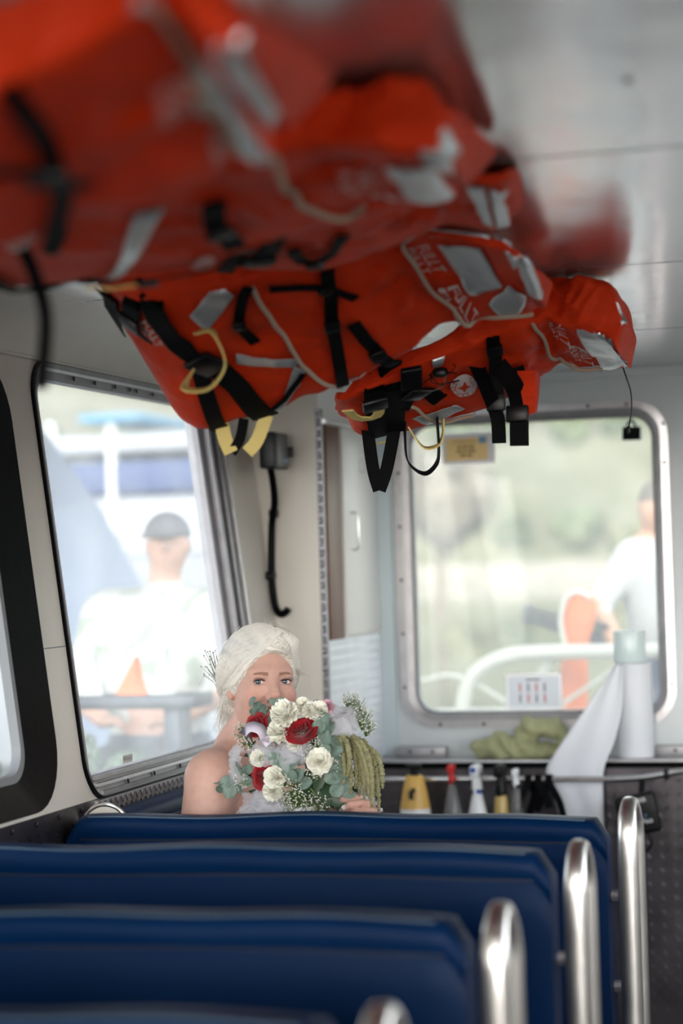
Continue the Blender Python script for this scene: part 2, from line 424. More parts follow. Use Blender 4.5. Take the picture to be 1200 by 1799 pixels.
# cove along the port side
secs = []
for y in (-1.3, 6.6):
    secs.append([(xl(1.955)+0.002, y, 1.955)] + [(-1.70-0.205*math.cos(a), y, 1.965+0.092*math.sin(a)) for a in [i/8*PI/2 for i in range(9)]])
mb = MB(); mb.loft(secs, cap=False, closed_sec=False); cv = mb.build('trim_2', M['cream'], kind='structure')
md = cv.modifiers.new('s', 'SOLIDIFY'); md.thickness = 0.01; md.offset = 1
mb = MB(); mb.tube([(xl(1.957)+0.004, -1.2, 1.960), (xl(1.957)+0.004, 6.5, 1.960)], 0.004, 8); mb.build('trim_3', M['cream'], kind='structure')

# aft wall with rear window
BW = rrect(-1.602, -0.778, 0.972, 1.936, 0.09)
wall_back = st('wall_back', plate2d([(-1.69, 0.80), (XR, 0.80), (XR, 2.06), (-1.69, 2.06)], [BW], 0.0, -0.05, back), M['white'])
mb = MB(); mb.box((-1.688, 6.494, 0.865), (-1.640, 6.512, 2.03)); mb.build('corner_strip', M['bluewhite'], wall_back)
mb = MB(); mb.rbox((-1.70, 6.485, 2.028), (XR, 6.51, 2.058), 0.006); mb.build('top_strip', M['white'], wall_back)
w3 = thing('window_3', kind='structure', loc=(-1.19, 6.51, 0.96))
ring2d(rrect(-1.625, -0.757, 0.950, 1.956, 0.11), rrect(-1.600, -0.780, 0.974, 1.934, 0.09), -0.01, 0.012, back, 0.014).build('window_frame', M['alu'], w3)
ring2d(rrect(-1.600, -0.780, 0.974, 1.934, 0.09), rrect(-1.574, -0.803, 0.998, 1.910, 0.07), -0.03, 0.014, back, 0.004).build('inner_frame', M['alu_dull'], w3)
ring2d(rrect(-1.578, -0.799, 0.994, 1.914, 0.07), rrect(-1.570, -0.807, 1.002, 1.906, 0.064), -0.03, 0.007, back).build('seal', M['grey_rubber'], w3)
obj('pane', plate2d(rrect(-1.58, -0.797, 0.99, 1.916, 0.07), [], -0.016, -0.012, back), M['pane_rear'], w3)
for u in (-1.50, -1.36, -1.18, -1.0, -0.88):
    screw(w3, back(u, 0.962, 0.013), (0, -1, 0)); screw(w3, back(u, 1.945, 0.013), (0, -1, 0))
for v in (1.08, 1.25, 1.42, 1.59, 1.76, 1.88):
    screw(w3, back(-1.612, v, 0.013), (0, -1, 0)); screw(w3, back(-0.769, v, 0.013), (0, -1, 0))

# ledge under the rear window, dark tread plate below it
lg = thing('trim_4', kind='structure', loc=(-1.2, 6.44, 0.85))
mb = MB(); mb.rbox((-1.69, 6.355, 0.852), (XR, 6.515, 0.862), 0.003, 2); mb.build('shelf', M['alu'], lg)
mb = MB(); mb.rbox((-1.69, 6.346, 0.838), (XR, 6.358, 0.856), 0.004, 2); mb.build('edge_strip', M['black_rubber'], lg)
for x0, x1 in ((-1.640, -1.478), (-0.822, -0.62)):
    mb = MB(); mb.rbox((x0, 6.46, 0.862), (x1, 6.500, 0.895), 0.004, 2); a_ = mb.build('angle_bracket', M['alu_dull'], lg)
    for q in (0.3, 0.75): screw(lg, (x0+(x1-x0)*q, 6.459, 0.88), (0, -1, 0))
wp = thing('wall_plate_back', kind='structure', loc=(-0.5, 6.37, 0))
mb = MB(); mb.box((-1.69, 6.37, 0), (XR, 6.52, 0.838)); mb.build('plate', M['tread_dark'], wp)
def bplate(u, v, w): return (u, 6.37-w, v)
tag(lozenges(-1.66, -0.45, 0.12, 0.83, bplate).build('tread_pattern', M['tread_dark'], wp, smooth=None), kind='stuff')

# corner cabinet on the port side
cb = thing('corner_cabinet', 'pale corner cabinet with wooden edge and bright tread plate panel below its door', 'cabinet', (-1.76, 6.2, 0))
st('wall_corner', plate2d([(-1.802, 0), (-1.702, 0), (-1.702, 2.06), (-1.92, 2.06), (xl(1.97), 1.97), (-1.802, 1.0)], [], 0, 0.02, lambda u, v, w: (u, 5.88+w, v)), M['cream'])
mb = MB(); mb.box((-1.712, 5.901, 0), (-1.698, 6.365, 0.85)); mb.box((-1.712, 5.901, 0.863), (-1.698, 6.505, 2.055)); mb.build('side_panel', M['offwhite'], cb)
mb = MB(); mb.box((-1.702, 5.876, 0), (-1.684, 5.893, 1.93)); ct = mb.build('corner_guard', M['alu_dark'], cb)
lz = MB()
for i in range(62):
    zz = 0.95+i*0.0158; s_ = 0.004 if i % 2 else -0.004
    lz.loft([[(-1.6985, 5.8755, zz-.004), (-1.6985+.001, 5.8735, zz), (-1.6985, 5.8755, zz+.004)], [(-1.687, 5.8755, zz+s_-.004), (-1.687, 5.8735, zz+s_), (-1.687, 5.8755, zz+s_+.004)]])
tag(lz.build('tread_pattern', M['alu_dark'], ct, smooth=None), kind='stuff')
mb = MB(); mb.rbox((-1.70, 5.925, 1.255), (-1.686, 6.075, 1.888), 0.003, 2); mb.build('wooden_edge', M['wood'], cb)
dr = MB(); dr.rbox((-1.698, 6.10, 1.262), (-1.684, 6.500, 1.888), 0.004, 2); dr = dr.build('door', M['offwhite'], cb)
mb = MB(); mb.tube([(-1.686, 6.17, 1.632), (-1.668, 6.17, 1.632), (-1.662, 6.18, 1.632), (-1.661, 6.25, 1.630)][:2]+[(-1.662, 6.172, 1.622), (-1.661, 6.172, 1.53), (-1.668, 6.172, 1.520), (-1.686, 6.172, 1.520)], 0.0032, 8); mb.build('handle', M['rail'], dr)
mb = MB(); mb.rbox((-1.69, 6.30, 1.76), (-1.678, 6.35, 1.80), 0.003, 2); mb.build('latch', M['alu_dull'], dr)
tp = MB(); tp.box((-1.698, 5.895, 0.863), (-1.686, 6.505, 1.255)); tp = tp.build('tread_panel', M['tread_light'], cb)
def sp(u, v, w): return (-1.686+w, u, v)
lz = MB()
for j in range(14):
    for i in range(26):
        u = 5.91+i*0.023; v = 0.865+j*0.0285; s_ = 0.005
        lz.loft([[sp(u-.004, v, 0), sp(u, v, .0024), sp(u+.004, v, 0)], [sp(u-.004+s_, v+.020, 0), sp(u+s_, v+.020, .0024), sp(u+.004+s_, v+.020, 0)]])
tag(lz.build('tread_pattern', M['tread_light'], tp, smooth=None), kind='stuff')
mb = MB(); mb.box((-1.70, 5.88, 1.888), (-1.672, 6.505, 1.90)); mb.build('top_edge', M['alu'], cb)

# ------------------------------------------------------------------ benches
def make_bench(y, ztop, x0, x1, postz, label, sd=0.41):
    t = thing('bench', label, 'bench', ((x0+x1)/2, y+0.2, 0), group='navy benches in a row')
    # backrest: soft rounded slab, its back to the camera, with slight sag along the top
    nx = 40; secs = []
    for i in range(nx+1):
        q = i/nx; x = x0+(x1-x0)*q
        e = min(q, 1-q)*(x1-x0)
        k = 1.0 if e > 0.036 else math.sqrt(max(0.0, 1-((0.036-e)/0.036)**2))
        zt = ztop-0.036*(1-k)+0.003*math.sin(7*q+y)+0.0025*math.sin(17*q)
        th = 0.048*(0.75+0.25*k); sec = []
        bow = 0.006*math.sin(PI*q)
        for a in range(9):
            an = PI*a/8; sec.append((x, y+th-th*math.copysign(abs(math.cos(an))**0.6, math.cos(an)), zt-0.022+0.022*math.sin(an)**0.7 if 0 < a < 8 else zt-0.022))
        sec += [(x, y+2*th, zt-0.10), (x, y+2*th+0.012+bow, 0.70), (x, y+2*th, 0.42), (x, y, 0.42), (x, y-0.008-bow, 0.70), (x, y-0.003, zt-0.10), (x, y+0.0005, zt-0.055), (x, y+0.004, zt-0.046), (x, y, zt-0.038)]
        secs.append(sec)
    mb = MB(); mb.loft(secs); bk = mb.build('backrest', M['vinyl'], t, smooth=60)
    mb = MB(); mb.tube([(x0+0.03+(x1-x0-0.06)*i/30, y+0.004, ztop-0.047+0.003*math.sin(7*i/30+y)) for i in range(31)], 0.003, 6); mb.build('seam', M['vinyl_dark'], bk)
    mb = MB(); mb.tube([(x0+0.045+(x1-x0-0.09)*i/40, y+0.016, ztop-0.0030+0.003*math.sin(7*(0.04+0.92*i/40)+y)+0.0025*math.sin(17*(0.04+0.92*i/40))) for i in range(41)], 0.0028, 8); mb.build('highlight_piping', M['highlight_piping'], bk, smooth=60)  # thin pale tube imitating the sky's reflection along the top edge
    mb = MB(); mb.rbox((x0, y+0.09, 0.36), (x1, y+0.09+sd, 0.46), 0.03, 4); mb.build('seat', M['vinyl'], t)
    mb = MB(); mb.rbox((x0+0.02, y+0.10, 0.30), (x1-0.02, y+0.07+sd, 0.36), 0.006, 2); mb.build('seat_base', M['alu_dull'], t)
    for xx in (x0+0.12, x1-0.12):
        mb = MB(); mb.rbox((xx-0.02, y+0.14, 0.0), (xx+0.02, y+0.05+sd, 0.30), 0.006, 2); mb.build('leg', M['alu_dull'], t)
    # polished end loop beside the aisle
    xc = x1+0.042; a = 0.055; pts = []
    pts.append((xc, y-0.002, 0.30)); pts.append((xc, y-0.002, 0.6)); pts.append((xc, y-0.004, postz-0.13))
    for k in range(13):
        an = PI-PI*k/12; pts.append((xc, y+0.045+0.049*math.cos(an), postz-0.085+0.070*math.sin(an)))
    pts += [(xc, y+0.095, 0.6), (xc, y+0.095, 0.30)]
    mb = MB(); n = 20; secs = []
    V = [Vector(p) for p in pts]
    for i, p in enumerate(V):
        tt = (V[min(i+1, len(V)-1)]-V[max(i-1, 0)]).normalized(); nn = Vector((1, 0, 0)).cross(tt)
        hw = 0.021 if p.z < postz-0.1 else 0.021-0.008*((p.z-(postz-0.1))/0.1)**2
        sec = []
        for k in range(n):
            an = 2*PI*k/n; cx, sx = math.cos(an), math.sin(an)
            sec.append(p+Vector((1, 0, 0))*hw*math.copysign(abs(cx)**0.7, cx)+nn*0.015*math.copysign(abs(sx)**0.7, sx))
        secs.append(sec)
    mb.loft(secs); mb.build('end_post', M['chrome'], t, smooth=60)
    for zz in (0.62, 0.80):
        mb = MB(); mb.tube([(x1-0.01, y+0.046, zz), (xc, y+0.046, zz)], 0.012, 8); mb.build('bracket', M['alu_dull'], t)
    return t
make_bench(4.165, 0.960, -1.785, -0.632, 0.9985, 'navy bench nearest the seated woman, with the tallest-looking post at right', 0.12)
make_bench(3.505, 0.986, -1.785, -0.628, 1.002, 'navy bench second from the seated woman')
make_bench(2.845, 0.982, -1.785, -0.632, 1.004, 'navy bench in the foreground, its top edge lowest in the picture')
make_bench(2.185, 0.978, -1.785, -0.632, 1.001, 'navy bench at the very bottom, only its rounded metal post tip showing')
# side bench along the port wall where the woman sits
t = thing('side_bench', 'navy side bench along the window wall, cream end panel, woman sitting on it', 'bench', (-1.6, 5.0, 0))
mb = MB(); mb.rbox((-1.778, 4.31, 0.55), (-1.692, 5.84, 0.952), 0.03, 4); bk = mb.build('backrest', M['vinyl'], t, smooth=60)
mb = MB(); mb.tube([(-1.691, 4.34, 0.915), (-1.691, 5.8, 0.915)], 0.003, 6); mb.build('seam', M['vinyl_dark'], bk)
mb = MB(); mb.rbox((-1.78, 4.50, 0.38), (-1.36, 5.84, 0.46), 0.03, 4); mb.build('seat', M['vinyl'], t)
mb = MB(); mb.box((-1.78, 4.52, 0.0), (-1.40, 5.82, 0.38)); mb.build('seat_base', M['alu_dull'], t)
def endp(u, v, w): return (-1.794+u, 4.274+w, v)
arc = [(0.125*math.cos(a)+0.055, 0.925+0.042*math.sin(a)) for a in [PI*i/20 for i in range(21)]]
arc = [(0.055+0.052*math.cos(a), 0.922+0.049*math.sin(a)) for a in [PI*i/20 for i in range(21)]]
lp = [(0.107, 0.60)]+arc+[(0.003, 0.60)]
ep = obj('end_panel', plate2d(lp, [], 0, 0.016, endp), M['cream'], t)
mb = MB(); mb.tube([endp(u, v, 0.004) for u, v in lp], 0.0055, 8); mb.build('edge_band', M['chrome'], ep)
# ------------------------------------------------------------------ life jackets: padded slabs lashed under the ceiling
def cr(p0, p1, p2, p3, t):
    return tuple(0.5*((2*b)+(-a+c)*t+(2*a-5*b+4*c-d)*t*t+(-a+3*b-3*c+d)*t*t*t) for a, b, c, d in zip(p0, p1, p2, p3))

def jacket_grid(stations, NI=64, smooth=1, endlen=0.022, NE=5):
    """stations: (A top front, B lower front edge, C lower back edge) world points; returns sections of 32 points"""
    n = len(stations); base = []
    for i in range(NI+1):
        q = i/NI*(n-1); k = min(int(q), n-2); t = q-k
        g = lambda j: stations[max(0, min(n-1, j))]
        base.append([cr(g(k-1)[c], g(k)[c], g(k+1)[c], g(k+2)[c], t) for c in range(3)])
    secs = []
    for A, B, C in base:
        D = (A[0]*0.5+C[0]*0.5, C[1], max(A[2], C[2]+0.05))
        poly = [A, B, C, D]; pts = []
        for f in range(4):
            P, Q = poly[f], poly[(f+1) % 4]
            for j in range(8):
                t = j/8; pts.append(tuple(P[m]+(Q[m]-P[m])*t for m in range(3)))
        for _ in range(smooth):
            pts = [tuple((pts[j-1][m]+2*pts[j][m]+pts[(j+1) % 32][m])/4 for m in range(3)) for j in range(32)]
        secs.append(pts)
    def cen(s): return tuple(sum(p[m] for p in s)/32 for m in range(3))
    def ends(s0, s1):
        c0, c1 = cen(s0), cen(s1); d = [c0[m]-c1[m] for m in range(3)]; L = math.sqrt(sum(x*x for x in d)) or 1
        out = []
        for e in range(1, NE+1):
            a = e/NE*math.pi/2*0.96; sc = math.cos(a); off = math.sin(a)*endlen
            out.append([tuple(c0[m]+(p[m]-c0[m])*(1-0.32*(e/NE)**3 if e < NE else 0.55)+d[m]/L*off for m in range(3)) for p in s0])
        return out
    lo = ends(secs[0], secs[1])[::-1]; hi = ends(secs[-1], secs[-2])
    return lo+secs+hi

def grid_at(G, s, t):
    """s in 0..1 along the jacket, t in 0..4 around it (0..1 front, 1..2 underside)"""
    n = len(G)-1; a = min(max(s, 0), 1)*n; i = min(int(a), n-1); u = a-i
    K = len(G[0]); b = (t*K/4) % K; k = int(b) % K; v = b-int(b); k2 = (k+1) % K
    return tuple((G[i][k][m]*(1-u)+G[i+1][k][m]*u)*(1-v)+(G[i][k2][m]*(1-u)+G[i+1][k2][m]*u)*v for m in range(3))
JK = {'1': {'st': [[(-0.857,1.6,1.92),(-0.864,1.6,1.848),(-1.104,2.05,1.809)],[(-0.777,1.6,1.946),(-0.79,1.6,1.856),(-0.976,2.05,1.807)],[(-0.694,1.6,1.966),(-0.706,1.6,1.882),(-0.851,2.05,1.84)],[(-0.618,1.6,1.986),(-0.625,1.6,1.917),(-0.73,2.05,1.861)],[(-0.569,1.6,1.981),(-0.58,1.6,1.931),(-0.664,2.05,1.88)],[(-0.538,1.6,1.955),(-0.558,1.6,1.915),(-0.636,2.05,1.892)],[(-0.519,1.6,1.921),(-0.535,1.6,1.894),(-0.629,2.05,1.921)]],'patches': [[(0.6,1.28),(0.804,1.3),(0.796,2.12),(0.633,2.0)],[(0.892,0.46),(0.954,0.38),(0.975,1.68),(0.921,1.92)],[(0.408,0.38),(0.55,0.74),(0.571,0.96),(0.429,0.62)]],'straps': [([(0.333,0.88),(0.358,1.28),(0.362,1.6),(0.321,2.0)],0.021),([(0.267,1.38),(0.338,1.44),(0.388,1.68)],0.018)],'ystraps': [],'texts': [('FULLT',[(0.521,1.32),(0.529,1.56),(0.604,1.56),(0.592,1.36)]),('FULLT',[(0.583,1.74),(0.571,2.0),(0.658,2.0),(0.683,1.8)])],'emblems': []},'2': {'st': [[(-1.131,2.35,1.953),(-1.14,2.35,1.905),(-1.358,2.85,1.892)],[(-1.024,2.35,2.0),(-1.041,2.35,1.925),(-1.141,2.85,1.899)],[(-0.92,2.35,2.026),(-0.93,2.35,1.938),(-1.009,2.85,1.903)],[(-0.812,2.35,2.04),(-0.814,2.35,1.949),(-0.88,2.85,1.935)],[(-0.677,2.35,2.04),(-0.695,2.35,1.95),(-0.762,2.85,1.952)],[(-0.568,2.35,2.04),(-0.602,2.35,1.949),(-0.646,2.85,1.968)],[(-0.538,2.35,2.04),(-0.561,2.35,1.946),(-0.618,2.85,1.98)],[(-0.521,2.35,2.005),(-0.541,2.35,1.944),(-0.611,2.85,1.995)]],'patches': [[(0.683,1.2),(0.938,1.16),(0.838,1.94),(0.658,1.86)],[(0.746,0.38),(0.925,0.12),(1.0,0.76),(0.971,1.4)],[(0.321,1.24),(0.358,1.26),(0.2,2.0),(0.154,2.2)]],'straps': [([(0.425,1.28),(0.404,1.54),(0.4,1.8)],0.03),([(0.1,1.6),(0.142,2.16),(0.204,2.0),(0.287,2.0),(0.362,2.0),(0.433,2.0)],0.021),([(0.142,0.04),(0.183,0.6),(0.225,1.04),(0.179,1.44)],0.021)],'ystraps': [([(0.175,2.0),(0.204,2.0),(0.242,2.0)],0.012)],'texts': [('FULLT',[(0.592,1.3),(0.6,1.54),(0.654,1.46),(0.662,1.22)]),('FULLT',[(0.608,1.66),(0.6,2.0),(0.646,1.92),(0.654,1.66)])],'emblems': [[(0.125,1.36),(0.163,1.42),(0.196,1.06),(0.15,0.94)],[(0.321,2.0),(0.35,2.0),(0.371,1.8),(0.342,1.76)]]},'3': {'st': [[(-1.015,3.0,2.008),(-1.016,3.0,1.974),(-1.125,3.38,1.986)],[(-0.924,3.0,2.04),(-0.925,3.0,1.984),(-0.965,3.38,1.966)],[(-0.773,3.0,2.04),(-0.784,3.0,1.991),(-0.807,3.38,2.003)],[(-0.644,3.0,2.04),(-0.654,3.0,2.023),(-0.682,3.38,2.008)],[(-0.589,3.0,2.04),(-0.599,3.0,2.023),(-0.644,3.38,2.02)],[(-0.576,3.0,2.04),(-0.582,3.0,2.022),(-0.641,3.38,2.029)]],'patches': [[(0.646,0.94),(0.742,0.94),(0.65,1.86),(0.617,1.74)],[(0.775,1.02),(0.958,1.18),(0.804,1.98),(0.671,1.88)]],'straps': [([(0.246,1.34),(0.237,1.62),(0.283,1.62),(0.354,1.24)],0.02),([(0.113,1.66),(0.167,1.48),(0.237,1.06)],0.034),([(0.054,2.0),(0.158,1.12),(0.225,0.96)],0.025)],'ystraps': [],'texts': [],'emblems': []},'4': {'st': [[(-1.395,3.5,2.02),(-1.399,3.5,1.989),(-1.541,3.95,1.972)],[(-1.313,3.5,2.04),(-1.337,3.5,1.965),(-1.408,3.95,1.758)],[(-1.217,3.5,2.04),(-1.23,3.5,1.958),(-1.301,3.95,1.755)],[(-1.091,3.5,2.04),(-1.103,3.5,1.98),(-1.135,3.95,1.803)],[(-0.956,3.5,2.04),(-0.968,3.5,2.011),(-0.973,3.95,1.861)],[(-0.855,3.5,2.04),(-0.866,3.5,2.029),(-0.87,3.95,1.899)],[(-0.756,3.5,2.033),(-0.756,3.5,2.022),(-0.78,3.95,1.936)],[(-0.682,3.5,2.022),(-0.678,3.5,2.001),(-0.714,3.95,1.943)],[(-0.663,3.5,2.008),(-0.654,3.5,1.988),(-0.698,3.95,1.953)]],'patches': [[(0.679,1.06),(0.767,1.0),(0.779,1.5),(0.692,1.6)],[(0.721,1.76),(0.8,1.48),(0.858,1.66),(0.738,2.16)],[(0.808,0.1),(0.879,-0.1),(0.987,1.04),(0.867,1.22)],[(0.95,1.06),(1.0,-0.1),(1.0,1.74),(0.896,1.64)],[(0.267,1.12),(0.325,0.88),(0.346,1.04),(0.287,1.24)],[(0.317,1.44),(0.392,1.6),(0.383,1.68),(0.312,1.52)],[(0.383,1.66),(0.392,1.74),(0.333,2.04),(0.308,2.14)],[(0.588,-0.06),(0.796,0.12),(0.796,0.44),(0.613,0.94)]],'straps': [([(0.479,1.06),(0.45,1.44),(0.412,2.24)],0.025),([(0.396,1.04),(0.462,1.18),(0.492,1.34)],0.017),([(0.2,0.82),(0.221,1.22),(0.296,1.58),(0.325,2.0)],0.047),([(0.079,1.12),(0.075,1.86)],0.05),([(0.475,1.5),(0.483,1.8),(0.496,2.0)],0.026),([(0.333,1.92),(0.388,1.74)],0.011),([(0.254,1.46),(0.246,2.02)],0.033),([(0.192,0.8),(0.142,1.22),(0.163,1.34)],0.037),([(0.371,0.98),(0.338,1.22),(0.346,1.4)],0.02)],'ystraps': [([(0.279,1.28),(0.308,1.34),(0.308,1.56),(0.271,1.7),(0.221,1.66)],0.016)],'texts': [('FULLT',[(0.617,1.04),(0.625,1.36),(0.671,1.34),(0.662,1.04)]),('FULLT',[(0.642,1.48),(0.629,2.3),(0.688,1.82),(0.679,1.48)]),('FULLT',[(0.146,1.22),(0.171,1.38),(0.2,1.3),(0.188,1.14)])],'emblems': [[(0.421,2.0),(0.45,2.0),(0.462,1.9),(0.421,2.22)]]},'5': {'st': [[(-1.144,4.17,1.83),(-1.148,4.17,1.813),(-1.235,4.52,1.802)],[(-1.087,4.17,1.886),(-1.101,4.17,1.828),(-1.19,4.52,1.753)],[(-0.954,4.17,1.925),(-0.968,4.17,1.879),(-1.021,4.52,1.775)],[(-0.834,4.17,1.987),(-0.837,4.17,1.918),(-0.893,4.52,1.807)],[(-0.728,4.17,2.036),(-0.743,4.17,1.936),(-0.791,4.52,1.844)],[(-0.636,4.17,2.034),(-0.663,4.17,1.933),(-0.672,4.52,1.874)],[(-0.589,4.17,2.017),(-0.606,4.17,1.916),(-0.616,4.52,1.879)],[(-0.571,4.17,1.96),(-0.586,4.17,1.898),(-0.607,4.52,1.891)]],'patches': [[(0.688,0.98),(0.817,0.96),(0.983,1.58),(0.708,1.98)],[(0.775,0.34),(0.846,0.14),(0.975,-0.1),(0.838,2.3)],[(0.321,0.36),(0.367,0.48),(0.342,1.06),(0.325,1.06)],[(0.271,1.74),(0.35,1.66),(0.367,1.78),(0.3,1.94)]],'straps': [([(0.2,0.0),(0.25,0.92),(0.242,1.8)],0.043),([(0.25,1.22),(0.287,1.26),(0.325,1.48)],0.038),([(0.442,0.56),(0.446,1.08),(0.438,1.84)],0.028),([(0.492,1.44),(0.5,1.76),(0.504,2.02)],0.036),([(0.217,0.18),(0.212,1.18),(0.225,2.22)],0.043),([(0.258,0.0),(0.283,1.0),(0.258,1.46)],0.038)],'ystraps': [([(0.108,1.12),(0.204,1.4),(0.221,1.2)],0.024),([(0.188,2.0),(0.246,2.0)],0.018)],'texts': [('FULLT',[(0.596,0.96),(0.604,1.28),(0.65,1.38),(0.65,0.98)]),('FULLT',[(0.646,1.34),(0.642,1.74),(0.683,1.88),(0.696,1.4)])],'emblems': [[(0.346,1.52),(0.396,1.66),(0.404,1.36),(0.354,1.24)]]}}
JROPES = {'1': [[(0.567,0.88),(0.6,1.14),(0.625,1.32),(0.662,1.62),(0.675,2.14),(0.779,2.12)]],'2': [[(0.521,1.3),(0.525,1.6),(0.554,1.88),(0.583,1.94)]],'4': [[(0.375,1.0),(0.379,1.24),(0.388,1.44),(0.396,1.72),(0.421,2.0)],[(0.604,0.7),(0.621,1.36),(0.637,1.72),(0.662,2.1),(0.733,2.0),(0.842,2.0)]],'5': [[(0.537,0.74),(0.567,1.14),(0.596,1.62),(0.633,1.92),(0.704,2.0)],[(0.279,1.46),(0.296,1.76),(0.329,2.0),(0.379,2.0)]]}
M['orange'] = mat('orange_nylon', srgb(226, 58, 14), 0.6, var=0.10, vscale=9, bump=0.7, bscale=16, spec=0.2, stretch=(1, 1, 2.2))
M['silver'] = mat('reflective_tape', srgb(196, 202, 206), 0.34, metal=0.55, bump=0.25, bscale=30, stretch=(1, 1, 3))
M['webbing'] = mat('black_webbing', srgb(8, 9, 12), 0.7, bump=0.1, bscale=300, spec=0.12)
M['yellow'] = mat('yellow_webbing', srgb(238, 214, 130), 0.55, bump=0.1, bscale=200)
M['print'] = mat('white_print', srgb(226, 214, 212), 0.6)
M['rope'] = mat('beige_cord', srgb(196, 178, 158), 0.8, bump=0.4, bscale=400)
M['orange_lite'] = mat('light_orange_fabric', srgb(238, 104, 34), 0.5)

PINCH = {1: 0.62, 2: 0.60, 3: 0.5, 4: 0.60, 5: 0.60}
def displaced_grid(st, seed):
    G = np.array(jacket_grid(st)); n = len(G)
    # finer net: three times around, twice along
    def up(A, f, axis, closed):
        A = np.moveaxis(A, axis, 0); N = len(A); out = []
        for i in range(N if closed else N-1):
            g = lambda j: A[j % N] if closed else A[max(0, min(N-1, j))]
            p0, p1, p2, p3 = g(i-1), g(i), g(i+1), g(i+2)
            for k in range(f):
                t = k/f; out.append(0.5*((2*p1)+(-p0+p2)*t+(2*p0-5*p1+4*p2-p3)*t*t+(-p0+3*p1-3*p2+p3)*t**3))
        if not closed: out.append(A[-1])
        return np.moveaxis(np.array(out), 0, axis)
    G = up(up(G, 3, 1, True), 2, 0, False)
    n, K = G.shape[:2]; cen = G.mean(1, keepdims=True)
    s = np.linspace(0, 1, n)[:, None, None]
    soft = np.exp(-((s-PINCH[seed])/0.10)**2); pinch = 1-0.20*np.exp(-((s-PINCH[seed])/0.05)**2)
    G = cen+(G-cen)*pinch; G[..., 2] += (0.012*soft)[..., 0]
    out = []
    for i in range(n):
        c = Vector(G[i].mean(0)); row = []; w = float(soft[i, 0, 0]); w2 = 0.35+0.65*(1 if s[i, 0, 0] < PINCH[seed]+0.05 else 0.25)
        for k in range(K):
            P = Vector(G[i, k]); nr = (P-c).normalized()
            d = noise.noise(Vector((P.x*9+seed*3.1, P.y*16, P.z*20)))*0.008
            r1 = noise.noise(Vector((P.x*13+P.z*12+seed, P.y*9+P.x*4, P.z*5))); d += (0.30-abs(r1))*(0.017*w2+0.030*w)
            r2 = noise.noise(Vector((P.x*34-P.z*20+seed*2, P.y*16, P.z*14))); d += (0.30-abs(r2))*(0.009*w2+0.014*w)
            d += noise.noise(Vector((P.x*4-P.z*6, seed*1.7, P.y*5)))*0.010
            row.append(tuple(P+nr*d))
        out.append(row)
    return out

def surf(G, s, t, off=0.0):
    P = Vector(grid_at(G, s, t % 4))
    a = Vector(grid_at(G, min(s+0.012, 1), t % 4))-Vector(grid_at(G, max(s-0.012, 0), t % 4))
    b = Vector(grid_at(G, s, (t+0.06) % 4))-Vector(grid_at(G, s, (t-0.06) % 4))
    n = a.cross(b)
    if n.length < 1e-9: n = Vector((0, -1, 0))
    n.normalize()
    if n.y > 0.6 and t < 2: n = -n
    return P+n*off, n

def bil(q, u, v):
    return tuple(q[0][m]*(1-u)*(1-v)+q[1][m]*u*(1-v)+q[2][m]*u*v+q[3][m]*(1-u)*v for m in (0, 1))

def path_pts(path, n=6):
    out = []
    N = len(path)
    for i in range(N-1):
        g = lambda j: path[max(0, min(N-1, j))]
        for k in range(n):
            out.append(cr(g(i-1), g(i), g(i+1), g(i+2), k/n))
    out.append(path[-1]); return out

